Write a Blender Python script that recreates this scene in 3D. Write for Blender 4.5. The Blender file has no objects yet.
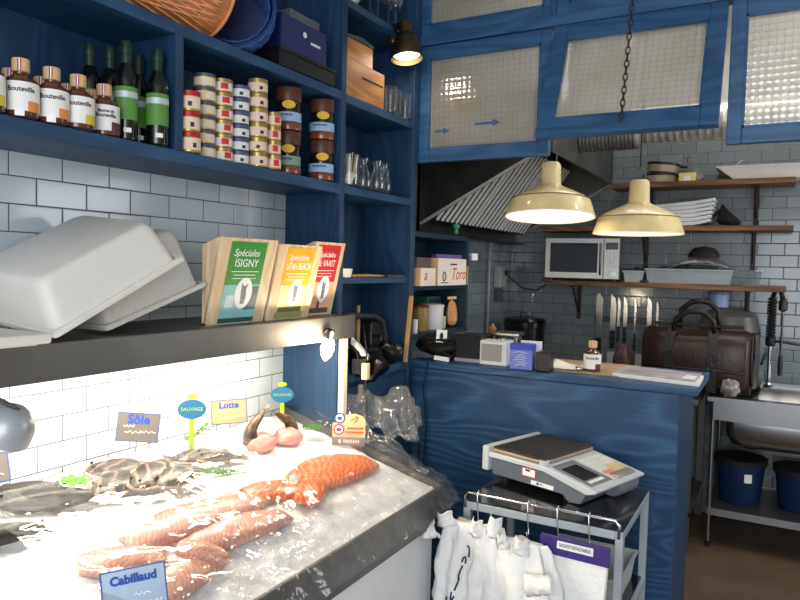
import bpy, bmesh, math, random
from mathutils import Vector, Matrix, Euler, noise
sc = bpy.context.scene
COL = sc.collection
random.seed(11)
PI = math.pi
def V(*a): return Vector(a)
def lin(c):
    c = c / 255.0
    return c / 12.92 if c <= .04045 else ((c + .055) / 1.055) ** 2.4
def rgb(r, g, b): return (lin(r), lin(g), lin(b), 1)

# ------------------------------------------------------------------ materials
def newmat(name):
    m = bpy.data.materials.new(name); m.use_nodes = True
    nt = m.node_tree; nt.nodes.clear()
    return m, nt, nt.nodes.new, nt.links.new
def coords(nt, scale=(1, 1, 1), loc=(0, 0, 0), rot=(0, 0, 0)):
    t = nt.nodes.new('ShaderNodeTexCoord'); mp = nt.nodes.new('ShaderNodeMapping')
    nt.links.new(t.outputs['Object'], mp.inputs['Vector'])
    mp.inputs['Scale'].default_value = scale; mp.inputs['Location'].default_value = loc
    mp.inputs['Rotation'].default_value = rot
    return mp.outputs['Vector']
def ramp(nt, fac, stops):
    r = nt.nodes.new('ShaderNodeValToRGB'); nt.links.new(fac, r.inputs['Fac'])
    e = r.color_ramp.elements
    e[0].position, e[0].color = stops[0]; e[1].position, e[1].color = stops[-1]
    for p, c in stops[1:-1]:
        n = e.new(p); n.color = c
    return r.outputs['Color']
def mul(c, k): return (min(c[0] * k, 1), min(c[1] * k, 1), min(c[2] * k, 1), 1)
def mat(name, c, rough=.5, metal=0.0, var=.12, vs=9, bump=0.0, bs=60, stretch=(1, 1, 1), spec=.5, emit=None, es=0, coat=0, trans=0, ior=1.45, alpha=1, sss=0):
    m, nt, N, L = newmat(name)
    out = N('ShaderNodeOutputMaterial'); p = N('ShaderNodeBsdfPrincipled')
    L(p.outputs[0], out.inputs[0])
    p.inputs['Roughness'].default_value = rough; p.inputs['Metallic'].default_value = metal
    p.inputs['Specular IOR Level'].default_value = spec; p.inputs['Coat Weight'].default_value = coat
    p.inputs['Transmission Weight'].default_value = trans; p.inputs['IOR'].default_value = ior
    p.inputs['Alpha'].default_value = alpha
    if sss:
        p.inputs['Subsurface Weight'].default_value = sss; p.inputs['Subsurface Radius'].default_value = (.02, .01, .008)
    n = N('ShaderNodeTexNoise'); n.inputs['Scale'].default_value = vs; n.inputs['Detail'].default_value = 5
    v = coords(nt, stretch); L(v, n.inputs['Vector'])
    L(ramp(nt, n.outputs['Fac'], [(.3, mul(c, 1 - var)), (.7, mul(c, 1 + var))]), p.inputs['Base Color'])
    if bump:
        b = N('ShaderNodeTexNoise'); b.inputs['Scale'].default_value = bs; b.inputs['Detail'].default_value = 3; L(v, b.inputs['Vector'])
        bp = N('ShaderNodeBump'); bp.inputs['Strength'].default_value = bump; bp.inputs['Distance'].default_value = .01
        L(b.outputs['Fac'], bp.inputs['Height']); L(bp.outputs[0], p.inputs['Normal'])
    if emit:
        p.inputs['Emission Color'].default_value = emit; p.inputs['Emission Strength'].default_value = es
    return m
def wood(name, dark, light, axis='x', scale=5.0, rough=.55, dist=6.0, contrast=(.35, .75), bump=.15, stretch=9.0, coat=0.0):
    """planed wood grain: wave bands distorted by noise, stretched along an axis"""
    m, nt, N, L = newmat(name)
    out = N('ShaderNodeOutputMaterial'); p = N('ShaderNodeBsdfPrincipled'); L(p.outputs[0], out.inputs[0])
    p.inputs['Roughness'].default_value = rough; p.inputs['Coat Weight'].default_value = coat
    s = {'x': (1 / stretch * 1.6, 1.3, 1), 'y': (1.3, 1 / stretch * 1.6, 1), 'z': (1.3, 1, 1 / stretch * 1.6)}[axis]
    v = coords(nt, s)
    n = N('ShaderNodeTexNoise'); n.inputs['Scale'].default_value = scale * .9; n.inputs['Detail'].default_value = 2; L(v, n.inputs['Vector'])
    mm = N('ShaderNodeMath'); mm.operation = 'MULTIPLY'; mm.inputs[1].default_value = dist * 2.2; L(n.outputs['Fac'], mm.inputs[0])
    fr = N('ShaderNodeMath'); fr.operation = 'PINGPONG'; fr.inputs[1].default_value = .5; L(mm.outputs[0], fr.inputs[0])
    s2 = {'x': (1 / stretch, 6, 6), 'y': (6, 1 / stretch, 6), 'z': (6, 6, 1 / stretch)}[axis]
    n2 = N('ShaderNodeTexNoise'); n2.inputs['Scale'].default_value = scale * 9; n2.inputs['Detail'].default_value = 4; L(coords(nt, s2), n2.inputs['Vector'])
    mx = N('ShaderNodeMath'); mx.operation = 'MULTIPLY_ADD'; mx.inputs[1].default_value = .9; L(fr.outputs[0], mx.inputs[0])
    m3 = N('ShaderNodeMath'); m3.operation = 'MULTIPLY'; m3.inputs[1].default_value = .55; L(n2.outputs['Fac'], m3.inputs[0]); L(m3.outputs[0], mx.inputs[2])
    L(ramp(nt, mx.outputs[0], [(contrast[0], dark), (contrast[1], light)]), p.inputs['Base Color'])
    bp = N('ShaderNodeBump'); bp.inputs['Strength'].default_value = bump; bp.inputs['Distance'].default_value = .002
    L(n2.outputs['Fac'], bp.inputs['Height']); L(bp.outputs[0], p.inputs['Normal'])
    return m
def tile(name, c1, c2, grout, swap, off, w, h, rough=.12):
    """glazed metro tiles in running bond; swap picks which world axis runs along the wall"""
    m, nt, N, L = newmat(name)
    out = N('ShaderNodeOutputMaterial'); p = N('ShaderNodeBsdfPrincipled'); L(p.outputs[0], out.inputs[0])
    t = N('ShaderNodeTexCoord'); sp = N('ShaderNodeSeparateXYZ'); cb = N('ShaderNodeCombineXYZ')
    L(t.outputs['Object'], sp.inputs[0])
    for i, (src, o) in enumerate(((swap, off[0]), ('Z', off[1]))):
        a = N('ShaderNodeMath'); a.operation = 'SUBTRACT'; a.inputs[1].default_value = o
        L(sp.outputs[src], a.inputs[0]); L(a.outputs[0], cb.inputs[i])
    b = N('ShaderNodeTexBrick'); L(cb.outputs[0], b.inputs['Vector'])
    b.offset = .5; b.offset_frequency = 2; b.squash = 1; b.squash_frequency = 2
    b.inputs['Scale'].default_value = 1; b.inputs['Brick Width'].default_value = w; b.inputs['Row Height'].default_value = h
    b.inputs['Mortar Size'].default_value = .0016; b.inputs['Mortar Smooth'].default_value = .15; b.inputs['Bias'].default_value = 0
    b.inputs['Color1'].default_value = c1; b.inputs['Color2'].default_value = c2; b.inputs['Mortar'].default_value = grout
    L(b.outputs['Color'], p.inputs['Base Color'])
    rr = N('ShaderNodeMapRange'); rr.inputs['To Min'].default_value = rough; rr.inputs['To Max'].default_value = .8
    L(b.outputs['Fac'], rr.inputs['Value']); L(rr.outputs[0], p.inputs['Roughness'])
    b2 = N('ShaderNodeTexBrick'); L(cb.outputs[0], b2.inputs['Vector']); b2.offset = .5; b2.offset_frequency = 2; b2.squash = 1
    b2.inputs['Scale'].default_value = 1; b2.inputs['Brick Width'].default_value = w; b2.inputs['Row Height'].default_value = h; b2.inputs['Mortar Size'].default_value = .0045; b2.inputs['Mortar Smooth'].default_value = 1.0
    iv = N('ShaderNodeMath'); iv.operation = 'SUBTRACT'; iv.inputs[0].default_value = 1; L(b2.outputs['Fac'], iv.inputs[1])
    nz = N('ShaderNodeTexNoise'); nz.inputs['Scale'].default_value = 9; L(t.outputs['Object'], nz.inputs['Vector'])
    ad = N('ShaderNodeMath'); ad.operation = 'MULTIPLY_ADD'; ad.inputs[1].default_value = .9; L(nz.outputs['Fac'], ad.inputs[0]); L(iv.outputs[0], ad.inputs[2])
    bp = N('ShaderNodeBump'); bp.inputs['Strength'].default_value = .3; bp.inputs['Distance'].default_value = .0025
    L(ad.outputs[0], bp.inputs['Height']); L(bp.outputs[0], p.inputs['Normal'])
    return m
def clear(name, tint=(1, 1, 1, 1), gloss=.12, rough=.05, diff=0.0, dcol=(.8, .8, .8, 1), bump=0, bs=30):
    """thin clear sheet: see-through with a sheen and a little milkiness"""
    m, nt, N, L = newmat(name)
    out = N('ShaderNodeOutputMaterial'); tr = N('ShaderNodeBsdfTransparent'); tr.inputs[0].default_value = tint
    g = N('ShaderNodeBsdfGlossy'); g.inputs['Roughness'].default_value = rough; g.inputs[0].default_value = (1, 1, 1, 1)
    fr = N('ShaderNodeLayerWeight'); fr.inputs['Blend'].default_value = .35
    mr = N('ShaderNodeMapRange'); mr.inputs['To Min'].default_value = gloss * .3; mr.inputs['To Max'].default_value = min(gloss * 3, .9)
    L(fr.outputs['Fresnel'], mr.inputs['Value'])
    mix = N('ShaderNodeMixShader'); L(mr.outputs[0], mix.inputs[0]); L(tr.outputs[0], mix.inputs[1]); L(g.outputs[0], mix.inputs[2])
    last = mix
    if diff:
        d = N('ShaderNodeBsdfDiffuse'); d.inputs[0].default_value = dcol
        tl = N('ShaderNodeBsdfTranslucent'); tl.inputs[0].default_value = dcol
        a = N('ShaderNodeMixShader'); a.inputs[0].default_value = .4; L(d.outputs[0], a.inputs[1]); L(tl.outputs[0], a.inputs[2])
        mix2 = N('ShaderNodeMixShader'); mix2.inputs[0].default_value = diff; L(mix.outputs[0], mix2.inputs[1]); L(a.outputs[0], mix2.inputs[2]); last = mix2
    if bump:
        nz = N('ShaderNodeTexNoise'); nz.inputs['Scale'].default_value = bs; L(coords(nt), nz.inputs['Vector'])
        bp = N('ShaderNodeBump'); bp.inputs['Strength'].default_value = bump; bp.inputs['Distance'].default_value = .01
        L(nz.outputs['Fac'], bp.inputs['Height']); L(bp.outputs[0], g.inputs['Normal']); L(bp.outputs[0], fr.inputs['Normal'])
    L(last.outputs[0], out.inputs[0])
    return m
def wired_glass(name):
    """ribbed cathedral glass with a square wire mesh cast in it"""
    m, nt, N, L = newmat(name)
    out = N('ShaderNodeOutputMaterial')
    v = coords(nt)
    sp = N('ShaderNodeSeparateXYZ'); L(v, sp.inputs[0])
    line = None
    for ax in ('X', 'Z'):
        a = N('ShaderNodeMath'); a.operation = 'PINGPONG'; a.inputs[1].default_value = .0125; L(sp.outputs[ax], a.inputs[0])
        b = N('ShaderNodeMath'); b.operation = 'LESS_THAN'; b.inputs[1].default_value = .0006; L(a.outputs[0], b.inputs[0])
        if line is None: line = b
        else:
            c = N('ShaderNodeMath'); c.operation = 'MAXIMUM'; L(line.outputs[0], c.inputs[0]); L(b.outputs[0], c.inputs[1]); line = c
    nz = N('ShaderNodeTexNoise'); nz.inputs['Scale'].default_value = 5; L(v, nz.inputs['Vector'])
    base = ramp(nt, nz.outputs['Fac'], [(.35, rgb(236, 230, 214)), (.65, rgb(246, 244, 238))])  # pale diffuse colour stands in for the bright street reflected in the panes
    mc = N('ShaderNodeMixRGB'); L(line.outputs[0], mc.inputs[0]); L(base, mc.inputs[1]); mc.inputs[2].default_value = rgb(150, 146, 138)
    hs = []
    for ax in ('X', 'Z'):
        a = N('ShaderNodeMath'); a.operation = 'MULTIPLY'; a.inputs[1].default_value = 2 * PI / .025; L(sp.outputs[ax], a.inputs[0])
        b = N('ShaderNodeMath'); b.operation = 'COSINE'; L(a.outputs[0], b.inputs[0]); hs.append(b)
    hsum = N('ShaderNodeMath'); hsum.operation = 'ADD'; L(hs[0].outputs[0], hsum.inputs[0]); L(hs[1].outputs[0], hsum.inputs[1])
    bp = N('ShaderNodeBump'); bp.inputs['Strength'].default_value = .5; bp.inputs['Distance'].default_value = .0006; L(hsum.outputs[0], bp.inputs['Height'])
    d = N('ShaderNodeBsdfDiffuse'); L(mc.outputs[0], d.inputs[0])
    tl = N('ShaderNodeBsdfTranslucent'); L(mc.outputs[0], tl.inputs[0])
    dm = N('ShaderNodeMixShader'); dm.inputs[0].default_value = .6; L(d.outputs[0], dm.inputs[1]); L(tl.outputs[0], dm.inputs[2])
    rf = N('ShaderNodeBsdfRefraction'); rf.inputs['IOR'].default_value = 1.18; rf.inputs['Roughness'].default_value = .06; rf.inputs[0].default_value = (.95, .95, .93, 1); L(bp.outputs[0], rf.inputs['Normal'])
    mx = N('ShaderNodeMixShader')
    mr = N('ShaderNodeMapRange'); mr.inputs['To Min'].default_value = .62; mr.inputs['To Max'].default_value = .25; L(line.outputs[0], mr.inputs['Value']); L(mr.outputs[0], mx.inputs[0])
    L(dm.outputs[0], mx.inputs[1]); L(rf.outputs[0], mx.inputs[2])
    g = N('ShaderNodeBsdfGlossy'); g.inputs['Roughness'].default_value = .12; L(bp.outputs[0], g.inputs['Normal'])
    m2 = N('ShaderNodeMixShader'); m2.inputs[0].default_value = .12; L(mx.outputs[0], m2.inputs[1]); L(g.outputs[0], m2.inputs[2])
    L(m2.outputs[0], out.inputs[0])
    return m
def striped(name, c1, c2, axis='x', freq=60, dist=1.0, rough=.4, rot=0, lo=.3, hi=.7, detail=2, coat=.3, sss=.1):
    m, nt, N, L = newmat(name)
    out = N('ShaderNodeOutputMaterial'); p = N('ShaderNodeBsdfPrincipled'); L(p.outputs[0], out.inputs[0])
    w = N('ShaderNodeTexWave'); w.wave_type = 'BANDS'; w.bands_direction = axis.upper()
    w.inputs['Scale'].default_value = freq; w.inputs['Distortion'].default_value = dist; w.inputs['Detail'].default_value = detail; w.inputs['Detail Scale'].default_value = 1.2
    L(coords(nt, rot=(0, 0, rot)), w.inputs['Vector'])
    L(ramp(nt, w.outputs['Fac'], [(lo, c1), (hi, c2)]), p.inputs['Base Color'])
    p.inputs['Roughness'].default_value = rough; p.inputs['Coat Weight'].default_value = coat
    if sss:
        p.inputs['Subsurface Weight'].default_value = sss; p.inputs['Subsurface Radius'].default_value = (.02, .008, .006)
    bp = N('ShaderNodeBump'); bp.inputs['Strength'].default_value = .14; bp.inputs['Distance'].default_value = .003
    L(w.outputs['Fac'], bp.inputs['Height']); L(bp.outputs[0], p.inputs['Normal'])
    return m

BLUE_D, BLUE_L = rgb(20, 52, 82), rgb(36, 78, 116)
M = dict(
    blue=wood('blue stained wood, upright grain', BLUE_D, rgb(28, 64, 98), 'z', 3.5, .55),
    blue_y=wood('blue stained shelf wood', rgb(26, 62, 94), rgb(38, 80, 118), 'y', 4, .5),
    blue_x=wood('blue stained counter wood', rgb(24, 62, 98), rgb(60, 104, 142), 'x', 2.4, .5, 15.0, (.42, 1.05), .1, 7),
    blue_f=wood('blue painted window frame', rgb(38, 78, 118), rgb(54, 98, 140), 'x', 4, .45),
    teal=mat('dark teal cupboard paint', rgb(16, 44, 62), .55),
    tile_l=tile('white glazed tiles', rgb(200, 208, 214), rgb(186, 194, 202), rgb(62, 68, 76), 'Y', (1.048 + .075, 1.759), .1501, .0721),
    tile_b=tile('grey glazed tiles', rgb(120, 128, 131), rgb(106, 115, 119), rgb(44, 50, 54), 'X', (-.445 + .075, 2.249), .1502, .0722),
    floor=mat('brown vinyl floor', rgb(96, 78, 62), .45, 0, .15, 5, .05, 40),
    plaster=mat('white plaster', rgb(205, 203, 198), .9, bump=.1),
    ceil=mat('pale ceiling paint', rgb(190, 190, 188), .9),
    steel=mat('brushed stainless steel', rgb(150, 150, 150), .3, 1, .08, 6, .03, 120, (1, .05, 1)),
    steel_d=mat('dull dark stainless steel', rgb(106, 104, 101), .42, .8, .12, 7, .03, 120),
    hoodm=mat('greasy dark hood steel', rgb(84, 82, 78), .36, .95, .3, 6),
    chrome=mat('chrome', rgb(205, 207, 210), .1, 1, .02),
    white=mat('white enamel panel', rgb(226, 228, 230), .4, 0, .03),
    wplast=mat('milky white plastic', rgb(226, 222, 214), .38, 0, .03, sss=.15),
    gplast=mat('grey white plastic', rgb(200, 198, 192), .42, 0, .04),
    black=mat('black plastic', rgb(22, 22, 24), .38, 0, .15),
    blackm=mat('black enamel metal', rgb(14, 15, 17), .22, 0, .2),
    rubber=mat('black rubber', rgb(20, 20, 20), .7),
    pine=wood('pale pine board', rgb(216, 188, 146), rgb(236, 214, 178), 'z', 6, .6, 4),
    wboxm=wood('honey coloured wood', rgb(180, 116, 58), rgb(214, 152, 84), 'y', 6, .5, 4),
    oak=wood('brown shelf wood', rgb(88, 58, 34), rgb(142, 98, 58), 'x', 5, .55, 5),
    oak2=wood('pale stick wood', rgb(186, 140, 84), rgb(214, 172, 116), 'z', 6, .55, 4),
    beige=wood('beige worktop wood', rgb(166, 140, 108), rgb(198, 174, 142), 'x', 4, .4, 4),
    cork=mat('pale wooden stopper', rgb(216, 178, 132), .6, 0, .1, 60),
    paper=mat('white paper', rgb(236, 236, 234), .7, 0, .02),
    cream=mat('worn cream enamel', rgb(226, 205, 150), .3, 0, .14, 9, coat=.3),
    creamin=mat('white enamel lining', rgb(250, 244, 228), .4, 0, .02),
    rust=mat('worn brown enamel edge', rgb(112, 84, 48), .6),
    brass=mat('aged brass', rgb(96, 82, 58), .35, .9, .2, 12),
    ink=mat('dark printing ink', rgb(34, 36, 46), .7, 0, 0),
    whitei=mat('white printing ink', rgb(245, 245, 242), .6, 0, 0),
    redi=mat('red printing ink', rgb(200, 34, 40), .6, 0, .03),
    bluei=mat('blue printing ink', rgb(28, 70, 156), .6, 0, .03),
    blacki=mat('black printing ink', rgb(20, 20, 22), .7, 0, 0),
    leather=mat('brown leather', rgb(50, 32, 27), .36, 0, .4, 6, .15, 60),
    leatherd=mat('dark leather strap', rgb(28, 20, 19), .4, 0, .2, 9, .3, 90),
    glass=clear('clear drinking glass', (.95, .97, .97, 1), .07, .03, .01),
    wglass=wired_glass('wired glass'),
    wicker=striped('brown wicker', rgb(120, 62, 28), rgb(206, 132, 78), 'x', 55, 2.5, .55, .5, coat=0, sss=0),
    wickerb=striped('blue wicker', rgb(14, 34, 78), rgb(34, 74, 140), 'x', 60, 2, .5, .4, coat=0, sss=0),
    duct=striped('spiral metal duct', rgb(120, 118, 112), rgb(214, 210, 200), 'x', 22, 0, .28, coat=0, sss=0),
)
for k in ('duct',):
    p = [n for n in M[k].node_tree.nodes if n.type == 'BSDF_PRINCIPLED'][0]; p.inputs['Metallic'].default_value = .9

# ------------------------------------------------------------------ mesh builder
class B:
    def __init__(s): s.bm = bmesh.new(); s.mi = 0; s.M = Matrix.Identity(4)
    def face(s, vs):
        try:
            f = s.bm.faces.new(vs); f.material_index = s.mi; return f
        except ValueError: return None
    def v(s, p): return s.bm.verts.new(s.M @ Vector(p))
    def box(s, a, b, R=None):
        x0, y0, z0 = a; x1, y1, z1 = b
        pts = [(x0, y0, z0), (x1, y0, z0), (x1, y1, z0), (x0, y1, z0), (x0, y0, z1), (x1, y0, z1), (x1, y1, z1), (x0, y1, z1)]
        vs = [s.v(R @ Vector(p) if R else p) for p in pts]
        for q in ((3, 2, 1, 0), (4, 5, 6, 7), (0, 1, 5, 4), (1, 2, 6, 5), (2, 3, 7, 6), (3, 0, 4, 7)): s.face([vs[i] for i in q])
        return s
    def cbox(s, c, d, R=None):
        return s.box(*( [tuple(-x / 2 for x in d), tuple(x / 2 for x in d)]), R=(Matrix.Translation(c) @ R.to_4x4()) if R else Matrix.Translation(c))
    def loft(s, rings, cap=True, closed=True):
        rs = [[s.v(p) for p in r] for r in rings]; n = len(rs[0])
        for a, b in zip(rs, rs[1:]):
            for i in range(n if closed else n - 1):
                j = (i + 1) % n; s.face([a[i], a[j], b[j], b[i]])
        if cap: s.face(rs[0][::-1]); s.face(rs[-1])
        return s
    def lathe(s, prof, n=24, c=(0, 0, 0), cap=True, sx=1, sy=1):
        return s.loft([[(c[0] + r * sx * math.cos(2 * PI * i / n), c[1] + r * sy * math.sin(2 * PI * i / n), c[2] + z) for i in range(n)] for r, z in prof], cap)
    def tube(s, pts, r, n=8, cap=True):
        pts = [Vector(p) for p in pts]; rings = []; up = None
        for i, p in enumerate(pts):
            d = (pts[min(i + 1, len(pts) - 1)] - pts[max(i - 1, 0)]).normalized()
            if up is None: up = d.orthogonal().normalized()
            up = (up - d * up.dot(d)); up = up.normalized() if up.length > 1e-6 else d.orthogonal().normalized()
            w = d.cross(up); rr = r[i] if isinstance(r, (list, tuple)) else r
            rings.append([p + up * (rr * math.cos(2 * PI * k / n)) + w * (rr * math.sin(2 * PI * k / n)) for k in range(n)])
        return s.loft(rings, cap)
    def cyl(s, p0, p1, r, n=14): return s.tube([p0, p1], r, n)
    def prism(s, poly, d, R=None):
        """polygon in local xy, thickness d along local z"""
        R = R or Matrix.Identity(4)
        a = [s.v(R @ V(x, y, 0)) for x, y in poly]; b = [s.v(R @ V(x, y, d)) for x, y in poly]
        s.face(a[::-1]); s.face(b)
        for i in range(len(poly)):
            j = (i + 1) % len(poly); s.face([a[i], a[j], b[j], b[i]])
        return s
    def ball(s, c, r, n=14, m=8, noise_=0, seed=0):
        r = (r, r, r) if isinstance(r, (int, float)) else r; rings = []
        for j in range(m + 1):
            t = PI * (j + .02 if j == 0 else j - .02 if j == m else j) / m; ring = []
            for i in range(n):
                a = 2 * PI * i / n; d = V(math.sin(t) * math.cos(a), math.sin(t) * math.sin(a), -math.cos(t))
                k = 1 + noise_ * noise.noise(d * 2.3 + V(seed, seed * .7, 0)) if noise_ else 1
                ring.append((c[0] + d.x * r[0] * k, c[1] + d.y * r[1] * k, c[2] + d.z * r[2] * k))
            rings.append(ring)
        return s.loft(rings)
    def grid(s, nu, nv, f):
        g = [[s.v(f(i / nu, j / nv)) for j in range(nv + 1)] for i in range(nu + 1)]
        for i in range(nu):
            for j in range(nv): s.face([g[i][j], g[i + 1][j], g[i + 1][j + 1], g[i][j + 1]])
        return s
    def done(s, name, mats, parent=None, smooth=False, bevel=0, sub=0, solid=0, loc=(0, 0, 0), rot=(0, 0, 0)):
        bm = s.bm; bmesh.ops.recalc_face_normals(bm, faces=bm.faces)
        me = bpy.data.meshes.new(name); bm.to_mesh(me); bm.free()
        for m in (mats if isinstance(mats, (list, tuple)) else [mats]): me.materials.append(M[m] if isinstance(m, str) else m)
        o = bpy.data.objects.new(name, me); COL.objects.link(o)
        o.location = loc; o.rotation_euler = rot
        if parent is not None: o.parent = parent
        if smooth:
            me.shade_smooth()
            if smooth != 'all': me.set_sharp_from_angle(angle=math.radians(38))
        if bevel:
            md = o.modifiers.new('edge', 'BEVEL'); md.width = bevel; md.segments = 2; md.limit_method = 'ANGLE'; md.angle_limit = math.radians(40)
        if solid:
            md = o.modifiers.new('thick', 'SOLIDIFY'); md.thickness = solid
        if sub:
            md = o.modifiers.new('sub', 'SUBSURF'); md.levels = sub; md.render_levels = sub
        return o
def tag(o, label=None, cat=None, group=None, kind=None):
    if label: o['label'] = label
    if cat: o['category'] = cat
    if group: o['group'] = group
    if kind: o['kind'] = kind
    return o
def thing(name, label, cat, loc=(0, 0, 0), rz=0, group=None, rot=None):
    o = bpy.data.objects.new(name, None); COL.objects.link(o); o.empty_display_size = .05
    o.location = loc; o.rotation_euler = rot or (0, 0, rz)
    return tag(o, label, cat, group)
def struct(o, label, cat='room'): return tag(o, label, cat, None, 'structure')
def kids(o): return [c for c in bpy.data.objects if c.parent == o]
def dup(root, loc, rz=0, label=None, group=None, mats=None, rot=None):
    r = root.copy(); COL.objects.link(r); r.location = loc; r.rotation_euler = rot or (0, 0, rz)
    if label: r['label'] = label
    if group: r['group'] = group
    for ch in kids(root):
        c = ch.copy(); COL.objects.link(c); c.parent = r
        base = ch.name.split('.')[0]
        if mats and base in mats:
            c.data = ch.data.copy(); c.data.materials[0] = M[mats[base]] if isinstance(mats[base], str) else mats[base]
        for g in kids(ch):
            d = g.copy(); COL.objects.link(d); d.parent = c
    return r
def text(s, size, m, parent, X, name='lettering', bend=0, shear=0, sx=1.0, ext=.0003, align='CENTER', bold=0.0):
    cu = bpy.data.curves.new('t', 'FONT'); cu.body = s; cu.size = size; cu.align_x = align; cu.align_y = 'CENTER'; cu.shear = shear; cu.extrude = ext; cu.offset = bold; cu.resolution_u = 3
    ob = bpy.data.objects.new('t', cu); COL.objects.link(ob)
    me = bpy.data.meshes.new_from_object(ob.evaluated_get(bpy.context.evaluated_depsgraph_get()))
    bpy.data.objects.remove(ob); bpy.data.curves.remove(cu)
    for v in me.vertices:
        x, y, z = v.co.x * sx, v.co.y, v.co.z
        if bend: v.co = ((bend + z) * math.sin(x / bend), -(bend + z) * math.cos(x / bend), y)
        else: v.co = (x, y, z)
    me.transform(X); me.materials.clear(); me.materials.append(M[m] if isinstance(m, str) else m); me.name = name
    o = bpy.data.objects.new(name, me); COL.objects.link(o); o.parent = parent
    return o
T = Matrix.Translation
def RX(a): return Matrix.Rotation(a, 4, 'X')
def RY(a): return Matrix.Rotation(a, 4, 'Y')
def RZ(a): return Matrix.Rotation(a, 4, 'Z')
def frame(origin, xaxis, yaxis):
    x = Vector(xaxis).normalized(); z = x.cross(Vector(yaxis)).normalized(); y = z.cross(x)
    m = Matrix((x, y, z)).transposed().to_4x4(); m.translation = Vector(origin); return m
ORD = ['lowest', 'second', 'third', 'fourth', 'fifth', 'sixth', 'seventh']

WX, WY = -1.74, 4.8          # left tiled wall, kitchen back wall
# ------------------------------------------------------------------ setting
struct(B().box((-1.9, -1.7, -.06), (2.0, 4.95, 0)).done('floor', 'floor'), 'dark brown floor of the fish shop', 'floor')
struct(B().box((-1.9, -1.7, 3.1), (2.0, 4.95, 3.2)).done('ceiling', 'ceil'), 'pale ceiling', 'ceiling')
struct(B().box((-1.86, -1.7, 0), (WX, 2.79, 3.1)).done('wall_left', 'tile_l'), 'left wall of white glazed metro tiles', 'wall')
struct(B().box((-1.86, 2.79, 0), (WX, 4.9, 3.1)).done('wall_kitchen', tile('grey glazed side tiles', rgb(112, 122, 126), rgb(98, 109, 114), rgb(44, 50, 54), 'Y', (.02, 2.249), .1502, .0722)), 'kitchen left wall of grey metro tiles', 'wall')
struct(B().box((WX, WY - .012, 2.6), (2.0, WY, 3.1)).done('trim_8', 'plaster'), 'white plaster band above the kitchen tiles', 'wall')
struct(B().box((WX, WY, 0), (2.0, 4.92, 3.1)).done('wall_back', 'tile_b'), 'kitchen back wall of grey metro tiles', 'wall')
b = B(); b.box((1.9, -1.7, 0), (2.0, 3.3, 3.1)); b.box((1.9, 3.3, 2.6), (2.0, 4.5, 3.1)); b.box((1.9, 4.5, 0), (2.0, 4.8, 3.1)); b.box((1.9, 3.3, 0), (2.0, 4.5, .9))
struct(b.done('wall_right', 'plaster'), 'plastered right wall with kitchen window opening', 'wall')
b = B(); b.box((-1.74, -1.7, 0), (-1.5, -1.6, 3.1)); b.box((1.75, -1.7, 0), (1.9, -1.6, 3.1)); b.box((-1.5, -1.7, 2.95), (1.75, -1.6, 3.1))
struct(b.done('wall_front', 'plaster'), 'open shop front to the street', 'wall')

# ------------------------------------------------------------------ glazed partition above the counter
PY0 = 2.82
def rail(name, x0, x1, z0, z1, y0=PY0 - .01, y1=PY0 + .06, lab='blue wooden rail of the glazed partition'):
    return struct(B().box((x0, y0, z0), (x1, y1, z1)).done(name, 'blue_f', bevel=.003), lab, 'trim')
rail('trim_1', -1.5, 1.9, 2.557, 2.603, lab='blue cross rail between the upper and lower windows')
rail('trim_2', -1.5, 1.9, 3.03, 3.1, lab='blue top rail under the ceiling')
for i, x in enumerate((-.875, -.212, .43)):
    rail('trim_%d' % (3 + i), x - .012, x + .012, 2.6, 3.03, lab=['blue mullion left of the chain, upper row', 'blue mullion right of the chain, upper row', 'rightmost blue mullion of the upper row'][i])
rail('trim_6', -1.515, -1.495, 2.03, 3.03, lab='thin blue post beside the tall shelf panel')
def window(name, w, h, label, loc, rot=(0, 0, 0), st=.046, br=.056, tr=.055):
    """sash: local x 0..w, y thickness, z -h..0 hung from its top edge"""
    r = thing(name, label, 'window', loc, rot=rot); r['kind'] = 'structure'
    b = B(); t = .034
    b.box((0, 0, -h), (st, t, 0)); b.box((w - st, 0, -h), (w, t, 0)); b.box((st, 0, -tr), (w - st, t, 0)); b.box((st, 0, -h), (w - st, t, -h + br))
    b.done('sash_frame', 'blue_f', r, bevel=.003)
    b = B(); b.box((st - .004, .012, -h + br - .004), (w - st + .004, .018, -tr + .004)); b.done('wired_pane', 'wglass', r)
    b = B(); e = .008
    for x0, x1, z0, z1 in ((st, w - st, -tr - e, -tr), (st, w - st, -h + br, -h + br + e), (st, st + e, -h + br, -tr), (w - st - e, w - st, -h + br, -tr)):
        b.box((x0, .018, z0), (x1, .03, z1)); b.box((x0, .003, z0), (x1, .012, z1))
    b.done('glazing_bead', 'blue_f', r)
    return r
wA = window('window_1', .615, .523, 'closed wired-glass window with two painted blue arrows, beside the tall shelf', (-1.495, PY0, 2.553))
def arrow(cx, cz, L, h):
    b = B(); R = frame((0, 0, 0), (1, 0, 0), (0, 0, 1)) @ T((0, 0, 0))
    t = h * .16
    poly = [(cx - L / 2, cz - t), (cx + L / 2 - h * 1.1, cz - t), (cx + L / 2 - h * 1.1, cz - h / 2), (cx + L / 2, cz), (cx + L / 2 - h * 1.1, cz + h / 2), (cx + L / 2 - h * 1.1, cz + t), (cx - L / 2, cz + t)]
    b.prism(poly, .0008, T((0, .0118, 0)) @ RX(PI / 2)); b.done('painted_arrow', mat('faded blue paint', rgb(52, 92, 140), .5), wA)
arrow(.115, -.385, .075, .03); arrow(.335, -.366, .122, .034)
struct(wA, 'closed wired-glass window with two painted blue arrows, beside the tall shelf', 'window')
window('window_2', .652, .53, 'top-hung wired-glass window tilted open on a chain', (-.868, PY0 - .012, 2.553), rot=(-math.radians(23.5), 0, 0), st=.06, br=.075, tr=.07)
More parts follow.
